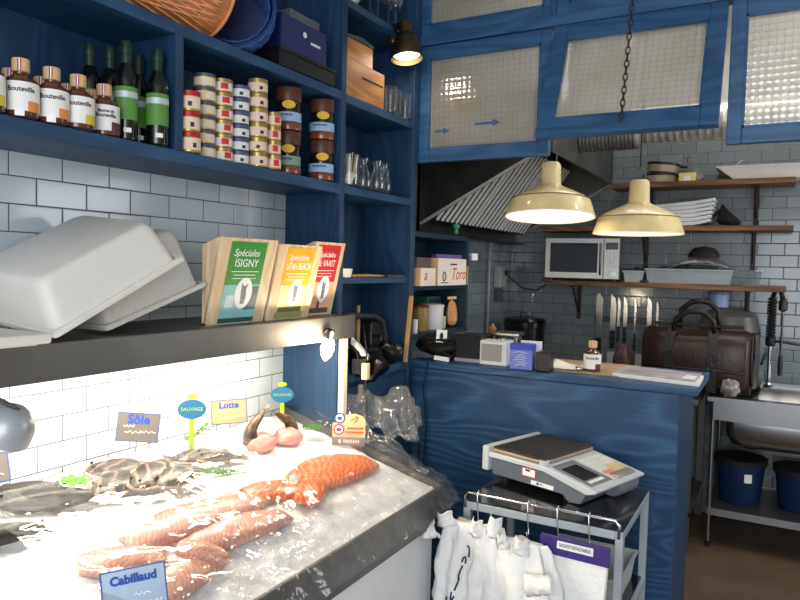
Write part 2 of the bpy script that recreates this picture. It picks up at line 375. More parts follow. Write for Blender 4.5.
window('window_3', .66, .523, 'closed wired-glass window right of the open one', (-.205, PY0, 2.553), st=.05, br=.058)
window('window_4', .615, .43, 'upper wired-glass window above the painted arrows', (-1.495, PY0, 3.033), st=.04, br=.045, tr=.04)
window('window_5', .646, .43, 'upper wired-glass window above the open one', (-.864, PY0, 3.033), st=.05, br=.045, tr=.04)
window('window_6', .625, .43, 'upper wired-glass window at the right', (-.2, PY0, 3.033), st=.04, br=.045, tr=.04)
window('window_7', .66, .523, 'far right lower wired-glass window', (.46, PY0, 2.553))
# chain
b = B(); p0, p1 = V(-.549, 2.79, 2.72), V(-.538, 2.585, 2.105); n = 22
def link_at(b, c, d, k, R=.0135, w=.008, r=.0024):
    up = d.normalized(); side = (up.cross(V(0, 1, 0)).normalized() if k % 2 else up.cross(V(1, 0, 0)).normalized())
    b.tube([c + up * (R * math.cos(t)) + side * (w * math.sin(t)) for t in [2 * PI * i / 10 for i in range(11)]], r, 5)
for k in range(n):
    t = (k + .5) / n; c = p0.lerp(p1, t); c.z -= .02 * math.sin(PI * t); link_at(b, c, p1 - p0, k, .019)
tag(b.done('chain', mat('rusty chain', rgb(82, 58, 46), .5, .6, .3, 40), smooth='all'), 'rusty steel chain holding the tilted window open', 'chain')

# ------------------------------------------------------------------ blue shelving on the left wall
SF = -1.48
su = thing('shelving_unit', 'tall blue wooden shelving built along the tiled left wall', 'shelf', (WX, 1.2, 0))
def sh(name, a, b_, m='blue_y', bev=.002):
    o = V(WX, 1.2, 0); return B().box(Vector(a) - o, Vector(b_) - o).done(name, m, su, bevel=bev)
sh('shelf', (WX, -.6, 1.82), (SF, 2.17, 1.857)); sh('shelf', (WX, -.6, 2.172), (SF, 2.17, 2.204))
sh('shelf', (WX, 2.2, 1.825), (SF - .01, 2.75, 1.857)); sh('shelf', (WX, 2.2, 2.17), (SF - .006, 2.75, 2.204)); sh('shelf', (WX, 2.2, 2.535), (SF - .01, 2.75, 2.565)); sh('shelf', (WX, 2.2, 1.475), (SF - .02, 2.75, 1.5))
sh('divider', (WX, 1.358, 1.857), (SF + .001, 1.386, 2.172), 'blue'); sh('divider', (WX, .3, 1.857), (SF + .001, .33, 2.172), 'blue'); sh('divider', (WX, 2.165, 0), (SF + .002, 2.195, 3.1), 'blue'); sh('end_panel', (WX, 2.75, 0), (SF - .004, 2.79, 3.1), 'blue')
sh('back_panel', (WX + .001, -.6, 1.858), (WX + .008, 2.165, 3.1), 'blue', 0); sh('back_panel', (WX + .001, 2.195, 0), (WX + .008, 2.75, 3.1), 'blue', 0)
bc = thing('base_cabinet', 'dark blue low cabinet under the tall shelf bay', 'cabinet', (-1.6, 2.47, 0))
o = V(-1.6, 2.47, 0)
B().box(V(-1.73, 2.196, .0) - o, V(-1.5, 2.749, 1.08) - o).done('body', 'blue', bc); B().box(V(-1.73, 2.196, 1.08) - o, V(-1.485, 2.749, 1.112) - o).done('top_board', 'blue_y', bc, bevel=.003)
B().box(V(-1.5, 2.21, .05) - o, V(-1.49, 2.735, 1.06) - o).done('door', 'blue', bc, bevel=.003)

# ------------------------------------------------------------------ bar counter
ct = thing('bar_counter', 'blue stained bar counter with bold wood grain', 'counter', (-.9, 3.0, 0)); o = V(-.9, 3.0, 0)
def cb(name, a, b_, m, bev=.003): return B().box(V(*a) - o, V(*b_) - o).done(name, m, ct, bevel=bev)
cb('front_panel', (-1.52, 2.82, 0), (-.325, 2.85, 1.08), 'blue_x'); cb('end_panel', (-.345, 2.85, 0), (-.325, 3.3, 1.08), 'blue'); cb('back_panel', (-1.464, 3.28, 0), (-.345, 3.3, 1.08), 'blue')
cb('worktop_edge', (-1.52, 2.80, 1.08), (-.26, 2.925, 1.113), 'blue_x', .006); cb('worktop', (-1.464, 2.925, 1.08), (-.262, 3.31, 1.1128), 'blue_x', .002)
tag(B().box((-.98, 2.90, 1.1132), (-.55, 3.28, 1.1172)).done('serving_board', 'beige', bevel=.001), 'thin beige board on the bar counter under the lone vinegar bottle', 'board')

# ------------------------------------------------------------------ fish display counter with its light canopy
SL = .257; TILT = math.atan(SL)
def iz(x): return .776 + SL * (-1.0 - x)
fc = thing('fish_counter', 'white fish display counter with steel rim, post and light canopy', 'counter', (-1.36, 1.1, 0)); o = V(-1.36, 1.1, 0)
def fb(name, a, b_, m, bev=.003): return B().box(V(*a) - o, V(*b_) - o).done(name, m, fc, bevel=bev)
fb('front_panel', (-1.06, -.55, .02), (-1.03, 2.12, .67), 'white'); fb('end_panel', (-1.7, 2.09, .02), (-1.06, 2.12, .67), 'white'); fb('body', (-1.7, -.5, .02), (-1.06, 2.09, .66), 'gplast')
fb('rim', (-1.012, -.55, .665), (-1.0, 2.15, .79), 'steel_d'); 
b = B(); pr = [(-1.012, .665), (-1.012, .745), (-1.725, .925), (-1.725, .665)]
for y0, y1, pp in ((2.138, 2.15, [(-1.012, .665), (-1.012, .79), (-1.725, .985), (-1.725, .665)]), (-.55, 2.138, [(-1.012, .665), (-1.012, .735), (-1.725, .915), (-1.725, .665)])):
    b.loft([[V(x, y, z) - o for x, z in pp] for y in (y0, y1)])
b.done('tray', 'steel_d', fc)
LF, LB0, LB1 = -1.40, 1.277, 1.362
b = B(); b.box(V(LF - .012, -.5, LB0) - o, V(LF, 2.17, LB1) - o); b.box(V(-1.735, -.5, LB1 - .01) - o, V(LF - .012, 2.16, LB1) - o); b.box(V(-1.735, 2.148, LB0) - o, V(LF - .012, 2.16, LB1 - .01) - o); b.done('canopy', 'steel_d', fc, bevel=.002)
b = B(); b.box(V(-1.43, 2.105, .86) - o, V(-1.405, 2.13, LB0 + .01) - o); b.done('post', mat('cream painted post', rgb(214, 204, 176), .5), fc, bevel=.002)
b = B(); b.box(V(-1.60, .2, 1.315) - o, V(-1.54, 1.95, 1.345) - o); b.done('light_tube', mat('white tube lamp', (1, 1, 1, 1), .5, emit=(1, .93, .8, 1), es=6), fc)

# crushed ice
def ice(u, v):
    x = -1.725 + u * .713; y = -.3 + v * 2.435
    e = min(1, (1 - u) / .06) ; e2 = min(1, (1 - v) / .02)
    h = .012 * noise.noise(V(x * 9, y * 9, 1)) + .007 * noise.noise(V(x * 28, y * 28, 5)) + .004 * noise.noise(V(x * 70, y * 70, 9))
    bulge = .028 * math.sin(PI * min(1, u * 1.05)) * e
    return (x, y, iz(x) - .012 + (bulge + h) * e2)
ib = B().grid(70, 220, ice)
icem = mat('crushed ice', rgb(236, 239, 243), .35, 0, .05, 60, .5, 160, sss=.2, coat=.3)
tag(ib.done('crushed_ice', icem, smooth='all'), 'bed of white crushed ice on the fish counter', 'ice', kind='stuff')
def onice(x, y, h=0.0): # resting height
    u = (x + 1.725) / .713; return iz(x) - .012 + .028 * math.sin(PI * min(1, max(0, u * 1.05))) + h
def icething(name, label, cat, x, y, rz, h=.004, group=None):
    q = RY(TILT) @ RZ(rz); return thing(name, label, cat, (x, y, onice(x, y, h)), rot=q.to_euler(), group=group)

# ---- fish
def slab(L, W, H, wf, hf, n=18, m=12, bow=0, seed=0, lump=.0):
    rings = []
    for i in range(n + 1):
        t = i / n; w = max(W * wf(t), .0015); h = max(H * hf(t), .0012); x = (t - .5) * L; cy = bow * math.sin(PI * t)
        ring = []
        for k in range(m):
            a = 2 * PI * k / m; s_ = math.sin(a); zz = h * (abs(s_) ** .55 if s_ > 0 else s_ * .35)
            j = lump * noise.noise(V(x * 25 + seed, a * 1.3, seed))
            ring.append((x, cy + w / 2 * math.cos(a) * abs(math.cos(a)) ** -.25 if abs(math.cos(a)) > .01 else cy, zz * (1 + j * 10) + .002))
        rings.append(ring)
    return B().loft(rings)
codm = striped('pink white fish flesh', rgb(202, 140, 124), rgb(216, 164, 146), 'x', 26, 9.0, .35, .6, .0, 1.0, 3)
salm = striped('orange fish flesh', rgb(208, 96, 40), rgb(228, 140, 88), 'x', 15, 10, .28, .75, .55, 1.0)
solem = striped('dark flatfish skin', rgb(27, 20, 16), rgb(112, 94, 80), 'x', 7, 11, .45, .7, .72, .98, 4, .1, 0)
solef = mat('pale flatfish fin', rgb(150, 126, 110), .5, 0, .1, 30)
monkm = mat('mottled brown skin', rgb(78, 58, 42), .45, 0, .85, 45, coat=.1)
monkp = mat('pink raw flesh', rgb(198, 134, 122), .35, 0, .3, 18, coat=.4, sss=.15)
bassm = mat('silver grey fish skin', rgb(32, 30, 29), .5, .05, .5, 26, .2, 150, coat=.1)
fil = lambda t: (math.sin(PI * min(1, t * .8 + .14)) ** .55)
def fillet(label, cat, x, y, rz, L, W, H, m, nm, gr, bow=0, h=.004, seed=0):
    r = icething(nm, label, cat, x, y, rz, h, gr)
    s = slab(L, W, H, fil, lambda t: .55 + .45 * math.sin(PI * t) if .02 < t < .98 else .2, bow=bow, seed=seed, lump=.03)
    s.done('flesh', m, r, smooth='all')
    return r
CG, SG = 'cod fillets under the film', 'orange salmon fillets'
fillet('long pale pink cod fillet, upper of the middle pair on ice', 'fish fillet', -1.30, 1.295, PI / 2 - .1, .45, .125, .024, codm, 'cod_fillet', CG, .012)
fillet('long pale pink cod fillet, lower of the middle pair on ice', 'fish fillet', -1.21, 1.335, PI / 2 - .12, .36, .115, .024, codm, 'cod_fillet', CG, .01, seed=3)
fillet('small pink cod piece at the left end of the cod pile', 'fish fillet', -1.265, 1.02, PI / 2 - .5, .19, .10, .024, codm, 'cod_fillet', CG, 0, .010, seed=5)
fillet('pink cod piece behind the blue grey price tag', 'fish fillet', -1.155, 1.09, PI / 2 + .1, .26, .11, .022, codm, 'cod_fillet', CG, .012, seed=8)
fillet('folded tan cod tail in the middle of the cod pile', 'fish fillet', -1.185, 1.185, .5, .13, .06, .03, codm, 'cod_fillet', CG, 0, .012, seed=9)
fillet('largest orange salmon fillet at the far end of the ice', 'fish fillet', -1.262, 1.86, PI / 2 - .12, .38, .175, .024, salm, 'salmon_fillet', SG, .014)
fillet('orange salmon tail piece beside the cod fillets', 'fish fillet', -1.275, 1.585, PI / 2 - .45, .24, .11, .02, salm, 'salmon_fillet', SG, .01, seed=4)
fillet('orange salmon piece overlapping the large fillet', 'fish fillet', -1.222, 1.665, PI / 2 + .35, .17, .09, .022, salm, 'salmon_fillet', SG, 0, .012, seed=6)
def sole(label, x, y, rz, L, W, h, group='dark flatfish pile', seed=0):
    r = icething('sole', label, 'fish', x, y, rz, h + .014, group)
    wf = lambda t: math.sin(PI * min(1, max(0, t)) ** .8) ** .7 if 0 < t < 1 else .02
    slab(L, W, .022, wf, lambda t: .35 + .65 * math.sin(PI * t), seed=seed, lump=.03).done('body', solem, r, smooth='all')
    slab(L * 1.05, W * 1.3, .006, wf, lambda t: 1, n=24, seed=seed).done('fin_fringe', solef, r, smooth='all')
    b = B(); b.prism([(L * .48, -.008), (L * .62, -.028), (L * .64, 0), (L * .62, .028), (L * .48, .008)], .003, T((0, 0, .003))); b.done('tail_fin', solem, r)
    for k in (-1, 1): B().ball((-L * .40, k * .012 + .01, .021), .004, 8, 5).done('eye', 'blackm', r, smooth='all')
    return r
sole('dark sole at the back of the flatfish pile', -1.60, 1.29, 1.2, .21, .10, .006)
sole('dark sole lying leftmost in the flatfish pile', -1.53, 1.22, 1.75, .19, .09, .012, seed=2)
sole('dark sole in the middle of the flatfish pile', -1.50, 1.30, 2.0, .20, .09, .024, seed=4)
sole('dark sole at the front right of the flatfish pile', -1.455, 1.345, 1.5, .17, .085, .02, seed=6)
sole('brown sole apart from the pile, below the round blue tag', -1.55, 1.52, 1.35, .18, .065, .004, 'brown soles', seed=8)
sole('narrow brown sole nearest the first sprig of herbs', -1.50, 1.56, 1.1, .15, .05, .006, 'brown soles', seed=9)
def monk(label, x, y, side, hgt, seed):
    """skinned tail: low pink cut end, tapering brown tail curling up and over to one side"""
    r = icething('monkfish_tail', label, 'fish', x, y, 0, .004, 'monkfish tails')
    B().ball((.004, side * .006, .022), (.046, .060, .030), 20, 12, .3, seed).done('flesh', monkp, r, smooth='all')
    N_ = 14; pts = []; rr = []
    for i in range(N_ + 1):
        t = i / N_; pts.append(V(-.012 - .03 * t, side * (-.030 - .012 * math.sin(PI * min(1, t * 1.3)) + .075 * t ** 1.6), .022 + hgt * t ** .85)); rr.append(.023 * (1 - t) ** .7 + .004)
    B().tube(pts, rr, 12).done('skin', monkm, r, smooth='all')
    B().prism([(0, 0), (.014, .010), (.028, .006), (.024, 0), (.028, -.006), (.014, -.010)], .003, frame(pts[-1] - V(0, 0, .004), pts[-1] - pts[-3], V(1, 0, 0))).done('tail_fin', monkm, r)
    return r
monk('left monkfish tail with its brown tip curling up', -1.52, 1.765, 1, .095, 1)
monk('right monkfish tail with its brown tip curling up', -1.50, 1.895, -1, .080, 2)
def bass(label, x, y, rz, L, h):
    r = icething('grey_fish', label, 'fish', x, y, rz, h + .01, 'grey whole fish')
    n = 16; rings = []
    for i in range(n + 1):
        t = i / n; k = max(math.sin(PI * min(1, t * .86 + .03)) ** .8, .1); rings.append([((t - .5) * L, .036 * L / .22 * k * math.cos(a), .026 * L / .22 * k * math.sin(a) + .016) for a in [2 * PI * q / 12 for q in range(12)]])
    B().loft(rings).done('body', bassm, r, smooth='all')
    b = B(); b.prism([(L * .46, -.006), (L * .6, -.03), (L * .56, 0), (L * .6, .03), (L * .46, .006)], .003, T((0, 0, .014))); b.done('tail_fin', bassm, r)
    B().prism([(-.05, .028), (0, .055), (.05, .03)], .003, T((0, 0, .014))).done('back_fin', bassm, r)
    B().ball((-L * .41, .002, .036), .006, 8, 5).done('eye', 'blackm', r, smooth='all')
    return r
bass('grey fish on ice nearest the wall at the left edge', -1.63, .99, 1.4, .20, .004); bass('grey fish on ice beside the bright green leaf', -1.56, 1.02, 1.2, .23, .004); bass('grey fish at the very left edge, lowest of its row', -1.475, .855, 1.35, .18, .004)
leafm = mat('fresh green herb', rgb(50, 104, 14), .5, 0, .3, 40)
def sprig(label, x, y, rz, n, L, h=.012, up=0.0):
    r = icething('herb_sprig', label, 'herbs', x, y, rz, h, 'green herb sprigs')
    B().tube([(-L / 2, 0, .004), (0, .004, .008 + up * .4), (L / 2, 0, .006 + up)], .0012, 5).done('stem', leafm, r)
    b = B()
    for i in range(n):
        t = i / n; s = (-1) ** i; c = V(-L / 2 + L * t, 0, .008 + up * t * t); d = V(.5, s * .9, .35).normalized(); l = .022 + .012 * random.random(); w = d.cross(V(0, 0, 1)).normalized() * l * .28
        p = [c, c + d * l * .5 + w, c + d * l, c + d * l * .5 - w]; b.face([b.v(q) for q in p]); b.face([b.v(q + V(0, 0, .0008)) for q in p])
    b.done('leaves', leafm, r)
sprig('herb sprig standing by the round blue tag', -1.64, 1.60, 1.2, 12, .07, .02, .07); sprig('herb sprig between the flatfish and the cod', -1.385, 1.47, 1.3, 16, .10, .034); sprig('herb sprig in front of the monkfish at the far end', -1.465, 2.0, 1.1, 14, .08, .034); sprig('short herb sprig in front of the brown soles', -1.44, 1.43, .5, 10, .05, .03)
r = icething('lettuce_leaf', 'bright green leaf on the ice between grey fish and flatfish', 'leaf', -1.555, 1.10, 1.0, .05)
B().grid(8, 8, lambda u, v: ((u - .5) * .06, (v - .5) * .05, .008 * math.sin(u * 11) * math.cos(v * 9) + .008)).done('blade', mat('lime green leaf', rgb(60, 124, 14), .5, 0, .15, 40), r, smooth='all')

# ---- clear film over the right half of the ice
film = clear('clear plastic film', (.985, .985, .985, 1), .15, .06, .035, (.85, .85, .84, 1), .5, 24)
pf = thing('plastic_film', 'crumpled clear plastic film spread over the fish and bunched at the end', 'film', (-1.3, 1.6, .85)); o = V(-1.3, 1.6, .85)
def sheet(u, v):
    x = -1.60 + u * .66; y = .86 + v * 1.30
    zz = onice(min(x, -1.012), y, .05)
    if x > -1.0: zz -= (x + 1.0) * 1.3
    n1 = .016 * abs(noise.noise(V(x * 7 + y * 4, y * 5, 3))) + .007 * noise.noise(V(x * 22, y * 15 - x * 14, 7)) + .003 * noise.noise(V(x * 60, y * 40, 2))
    return V(x, y, zz + n1) - o
B().grid(60, 110, sheet).done('sheet', film, pf, smooth='all')
def curtain(u, v):
    x = -1.70 + u * .62; y = 2.165 + .015 * math.sin(u * 17) + .02 * noise.noise(V(u * 9, v * 4, 1)) + .03 * v
    z0 = onice(max(min(x, -1.012), -1.7), y) - .01; return V(x, y, z0 + v * (.11 + .05 * noise.noise(V(u * 5, 3, 1)) - .07 * u)) - o
B().grid(40, 10, curtain).done('turned_up_edge', film, pf, smooth='all')
filmb = clear('bunched plastic film', (.97, .97, .97, 1), .08, .12, .05, (.85, .85, .84, 1), .2, 20)
B().ball(V(-1.24, 2.23, .99) - o, (.085, .06, .09), 30, 22, .6, 3).done('bunch', filmb, pf, smooth='all'); B().ball(V(-1.38, 2.22, 1.0) - o, (.08, .05, .06), 24, 16, .6, 8).done('bunch', filmb, pf, smooth='all')

# ---- price tags and signs
def board(r, w, h, m, t=.003, name='board', z=0): return B().box((-w / 2, -t / 2, z), (w / 2, t / 2, z + h)).done(name, m, r, bevel=.001)
FX = lambda x, y, z: T((x, y, z)) @ RX(PI / 2)          # text in local XZ plane facing -Y
slate = mat('grey slate tag', rgb(104, 98, 92), .5, 0, .08); tagblue = mat('blue tag border', rgb(60, 84, 130), .5); kraft = mat('beige tag card', rgb(178, 146, 104), .6, 0, .05)
silv = mat('silver blue tag card', rgb(150, 168, 186), .35, .3, .12)
def _n(): pass
def ptag(label, x, y, z0, rz, w, h, m, word, ts, lines, pin, wc='bluei', tl=0):
    r = thing('price_tag', label, 'price tag', (x, y, z0), rot=(math.radians(-8), math.radians(tl), rz), group='fish price tags')
    board(r, w, h, m); 
    b = B(); e = .003
    for a_, c_ in (((-w / 2, -.0026, 0), (w / 2, -.0005, e)), ((-w / 2, -.0026, h - e), (w / 2, -.0005, h)), ((-w / 2, -.0026, e), (-w / 2 + e, -.0005, h - e)), ((w / 2 - e, -.0026, e), (w / 2, -.0005, h - e))): b.box(a_, c_)
    b.done('border', tagblue, r)
    if word: text(word, ts, wc, r, FX(0, -.0022, h * .76), bold=.0012)
    b = B()
    for px, pz, pw in lines: b.tube([(px + pw * i / 7, -.0024, pz + .004 * math.sin(i * 2.6 + px * 90)) for i in range(8)], .0011, 4)
    if lines: b.done('chalk_marks', 'whitei', r)
    B().cyl((0, .002, h * .2), (0, .002, -pin), .002, 6).done('pin', 'steel', r)
    return r
RZT = math.radians(42)
ptag('grey tag on a pin reading Sôle', -1.62, 1.35, 1.02, RZT, .118, .084, slate, 'Sôle', .036, [(-.04, .045, .03), (-.035, .028, .05), (.005, .03, .045)], .06, tl=5)
ptag('beige tag on a pin reading Lotte', -1.62, 1.735, 1.0, RZT, .12, .082, kraft, 'Lotte', .03, [(-.045, .04, .03), (-.035, .02, .05), (.02, .025, .03)], .05, tl=-3)
ptag('silvery tag reading Cabillaud in front of the cod', -1.112, .93, .832, math.radians(48), .125, .095, silv, 'Cabillaud', .024, [(.0, .04, .03), (.02, .02, .03)], .05, tl=-6)
ptag('blank grey tag at the left edge above the grey fish', -1.64, .92, 1.005, RZT, .13, .07, slate, '', .03, [(-.03, .03, .06), (0, .02, .05)], .04, tl=-9)
lime = mat('lime green plastic', rgb(150, 180, 24), .45); ovb = mat('turquoise blue oval', rgb(10, 92, 130), .4)
def oval(label, x, y, z0, rz):
    r = thing('wild_catch_tag', label, 'price tag', (x, y, z0), rot=(math.radians(-6), 0, rz), group='round blue tags')
    B().box((-.008, -.0015, -.055), (.008, .0015, .06)).done('stick', lime, r)
    el = [(.043 * math.cos(2 * PI * i / 28), .030 * math.sin(2 * PI * i / 28)) for i in range(28)]
    B().prism(el, .004, FX(0, -.001, .07)).done('oval_plate', ovb, r)
    B().prism([(a * .4, b_ * .28 + .004) for a, b_ in el], .004, FX(0, 0, .105)).done('top_drop', lime, r)
    text('SAUVAGE', .0155, lime, r, FX(0, -.0056, .07))
oval('round blue tag reading SAUVAGE between the Sôle and Lotte tags', -1.58, 1.525, 1.02, RZT); oval('round blue tag reading SAUVAGE at the far end of the ice', -1.64, 2.04, .98, RZT)
pk = mat('pale orange sign card', rgb(214, 170, 124), .5, 0, .03); gy = mat('grey sign band', rgb(112, 114, 118), .5)
r = thing('quality_sign', 'arched pale sign with round badges and grey band at the end of the ice', 'sign', (-1.352, 2.065, .893), rot=(math.radians(-6), 0, RZT - .25))
arch = [(-.06, .03), (.06, .03), (.06, .085)] + [(.045 * math.cos(a) + .015, .085 + .03 * math.sin(a)) for a in [i * PI / 10 for i in range(11)]] + [(-.03, .085), (-.06, .08)]
B().prism(arch, .003, FX(0, 0, 0)).done('card', pk, r); B().prism([(-.06, 0), (.06, 0), (.06, .03), (-.06, .03)], .003, FX(0, 0, 0)).done('lower_band', gy, r)
for cx, cz, rr, m_ in ((-.034, .098, .02, 'bluei'), (-.036, .057, .02, 'redi')):
    ci = lambda k: [(k * math.cos(2 * PI * i / 20), k * math.sin(2 * PI * i / 20)) for i in range(20)]
    b = B(); b.prism(ci(rr), .0012, FX(cx, -.003, cz)); b.mi = 1; b.prism(ci(rr * .72), .0012, FX(cx, -.0038, cz)); b.mi = 0; b.prism([(x * .5, y * .34) for x, y in ci(rr)], .0012, FX(cx, -.0046, cz)); b.done('round_badge', [m_, 'whitei'], r)
b = B()
for z_, x0, x1 in ((.062, -.005, .05), (.048, -.012, .054)):
    x = x0
    while x < x1: b.box((x, -.0042, z_ - .004), (x + .005, -.003, z_ + .004)); x += .0075
b.done('red_print', 'redi', r)
b = B(); b.tube([(.02 + .012 * math.sin(t * 3), -.0036, .085 + .022 * t) for t in [i / 8 for i in range(9)]], .002, 5); b.tube([(.005 + .03 * t, -.0036, .092 + .012 * t) for t in (0, .5, 1)], .0015, 5); b.done('plant_print', mat('olive print', rgb(120, 104, 50), .6), r)
b = B(); b.prism([(.006 * math.cos(2 * PI * i / 12), .008 * math.sin(2 * PI * i / 12)) for i in range(12)], .001, FX(-.032, -.003, .015))
for i in range(7): b.box((-.018 + i * .0085, -.004, .009), (-.013 + i * .0085, -.003, .021))
b.done('band_print', mat('pale print', rgb(214, 206, 200), .6), r)

# ---- wooden crates with printed panels on the canopy
def crate(label, x, y0, y1, z1, p0, p1, colr, word1, word2, pic):
    """front panel flares outwards; local origin at the base"""
    w = y1 - y0; r = thing('oyster_crate', label, 'crate', (x, (y0 + y1) / 2, LB1), group='pale wooden oyster crates')
    h = z1 - LB1; f = .062; d = .016
    fr = lambda v, z, e=0.0: V(f * z / h + e, v, z)
    b = B(); b.loft([[fr(-w / 2, 0), fr(w / 2, 0), fr(w / 2, h), fr(-w / 2, h)], [fr(-w / 2, 0, -.01), fr(w / 2, 0, -.01), fr(w / 2, h, -.01), fr(-w / 2, h, -.01)]]); b.done('front_panel', 'pine', r, bevel=.001)
    b = B(); b.box((-d, -w / 2, 0), (-d + .008, w / 2, h * .92)); b.done('back_panel', 'pine', r)
    for s_ in (-1, 1):
        b = B(); y_ = s_ * (w / 2 - .004); b.loft([[V(-d + .008, y_ - .004, 0), V(-.011, y_ - .004, 0), V(f - .011, y_ - .004, h), V(-d + .008, y_ - .004, h * .92)], [V(-d + .008, y_ + .004, 0), V(-.011, y_ + .004, 0), V(f - .011, y_ + .004, h), V(-d + .008, y_ + .004, h * .92)]]); b.done('side_panel', 'pine', r)
    B().box((-d, -w / 2, 0), (0, w / 2, .006)).done('bottom', 'pine', r)
    a0, a1 = p0 - (y0 + y1) / 2, p1 - (y0 + y1) / 2; hb = h * .96; e = .0012
    def patch(name, v0, v1, z0, z_1, m, e_=e): b = B(); b.loft([[fr(v0, z0, e_), fr(v1, z0, e_), fr(v1, z_1, e_), fr(v0, z_1, e_)], [fr(v0, z0, .0002), fr(v1, z0, .0002), fr(v1, z_1, .0002), fr(v0, z_1, .0002)]]); return b.done(name, m, r)
    patch('printed_band', a0, a1, h * .46, hb, colr); patch('picture_print', a0, a1, 0.004, h * .46, pic[0])
    X0 = lambda v, z: frame(fr(v, z, e + .0004), (0, 1, 0), fr(0, 1) - fr(0, 0)); c = (a0 + a1) / 2; W = a1 - a0
    text('Spéciales', W * .2, 'whitei', r, X0(c - W * .04, h * .83), shear=.25); text(word2, .034, 'whitei', r, X0(c, h * .71), sx=min(1, W * .92 / (len(word2) * .0215)))
    b = B()
    for k, (z_, q) in enumerate(((.615, .38), (.575, .3), (.535, .34))): b.box((-W * q, -.0011, 0), (W * q, .0011, .0004), X0(c, h * z_))
    b.done('small_print_lines', 'whitei', r)
    el = [(W * .24 * math.cos(2 * PI * i / 26), h * .19 * math.sin(2 * PI * i / 26)) for i in range(26)]
    B().prism(el, .0006, X0(c + W * .06, h * .36)).done('oval_badge', 'whitei', r)
    b = B(); sh_ = [(-.3, -.8), (.3, -.8), (.45, -.2), (.3, .3), (.55, .75), (.1, .55), (-.15, .55), (-.5, .8), (-.45, .1)]
    b.prism([(x_ * W * .17, y_ * h * .16) for x_, y_ in sh_], .0005, X0(c + W * .06, h * .36) @ T((0, 0, .0006))); b.done('oyster_print', mat('grey print', rgb(120, 126, 134), .6, 0, .35, 120), r)
    for m_, q0, q1, z0, z_1 in pic[1:]: patch('picture_detail', a0 + W * q0, a0 + W * q1, h * z0, h * z_1, m_, .0017)
    return r
def pm(n, *c): return mat(n, rgb(*c), .5, 0, .12, 25)
crate('pale wooden crate with green panel reading Spéciales ISIGNY', -1.462, 1.462, 1.712, 1.622, 1.505, 1.662, pm('green print', 52, 146, 50), '', 'ISIGNY', [pm('sea green print', 138, 196, 196), (pm('dark sea print', 60, 92, 96), .62, .98, .16, .44), (pm('deep sea print', 40, 84, 92), 0, .98, .015, .07), (pm('pale cliff print', 200, 222, 226), .1, .32, .2, .34)])
crate('pale wooden crate with yellow panel reading Spéciales UTAH BEACH', -1.46, 1.722, 1.95, 1.612, 1.762, 1.91, pm('yellow print', 238, 176, 30), '', 'UTAH BEACH', [pm('sand print', 222, 208, 150), (pm('dune print', 110, 104, 50), .05, .9, .10, .17), (pm('grass print', 150, 156, 96), 0, .98, .015, .10)])
crate('pale wooden crate with red panel at the end of the canopy', -1.50, 1.965, 2.15, 1.63, 1.985, 2.125, pm('red print', 206, 44, 48), '', 'St VAAST', [pm('peach print', 228, 180, 140), (pm('rock print', 78, 72, 84), .05, .95, .03, .10), (pm('tower print', 150, 60, 44), .40, .52, .09, .22)])

# ---- white tubs lying on the canopy
r = thing('tub_lid', 'flat white plastic lid sticking out over the canopy edge at the far left', 'lid', (-1.54, .66, 1.3625)); B().box((-.18, -.25, .004), (.182, .252, .026)).done('plate', 'wplast', r, bevel=.006); B().box((-.16, -.23, 0), (.16, .23, .004)).done('inner_lip', 'wplast', r)
def tub(label, x0, x1, y, z, L, tilt, H, m, roll=0):
    r = thing('plastic_tub', label, 'tub', ((x0 + x1) / 2, y, z), rot=(tilt, roll, 0), group='upturned plastic tubs'); w = x1 - x0
    def ring(ins, zz, rad, n=5):
        pts = []
        for cx, cy, a0 in ((w / 2 - ins - rad, L - ins - rad, 0), (-w / 2 + ins + rad, L - ins - rad, 1), (-w / 2 + ins + rad, ins + rad, 2), (w / 2 - ins - rad, ins + rad, 3)):
            for i in range(n + 1):
                a = (a0 + i / n) * PI / 2; pts.append((cx + rad * math.cos(a), cy + rad * math.sin(a), zz))
        return pts
    b = B(); b.loft([ring(.012, .004, .03), ring(.016, .02, .03), ring(.030, H - .022, .035), ring(.036, H - .007, .035), ring(.048, H, .03)]); b.done('shell', m, r, smooth=True)
    b = B(); b.loft([ring(.012, -.004, .012), ring(0, -.004, .012), ring(0, .006, .012), ring(.003, .009, .012), ring(.014, .008, .012)], cap=False); b.done('rim', m, r, smooth=True)
    return r
tub('upper white upturned tub tilted against the tiles, left edge', -1.725, -1.375, .93, 1.392, .40, math.radians(27), .118, 'wplast', math.radians(5))
tub('lower grey white upturned tub beside the green crate', -1.73, -1.445, 1.115, 1.376, .355, math.radians(18), .175, 'gplast')

# ---- chrome lamp at the left edge, bulb at the right end
r = thing('clip_lamp', 'grey metal lamp shade hanging under the canopy at the left edge', 'lamp', (-1.30, .775, 1.214), rot=(0, math.radians(35), math.radians(20)))
B().lathe([(.004, .052), (.02, .051), (.036, .04), (.048, .018), (.052, -.01), (.050, -.012), (.046, .016), (.034, .036), (.004, .046)], 28).done('shade', mat('satin grey metal', rgb(168, 172, 178), .3, .25, .05), r, smooth=True)
B().tube([(0, 0, .05), (-.03, -.03, .06), (-.085, -.06, .05)], .005, 8).done('arm', 'steel_d', r, smooth=True); B().ball((0, 0, .012), .018, 12, 8).done('bulb', mat('warm bulb', (1, .9, .7, 1), .4, emit=(1, .85, .6, 1), es=8), r, smooth='all')
r = thing('spot_lamp', 'glowing bulb hanging under the right end of the canopy', 'lamp', (-1.375, 1.97, 1.30), rot=(0, math.radians(14), 0))
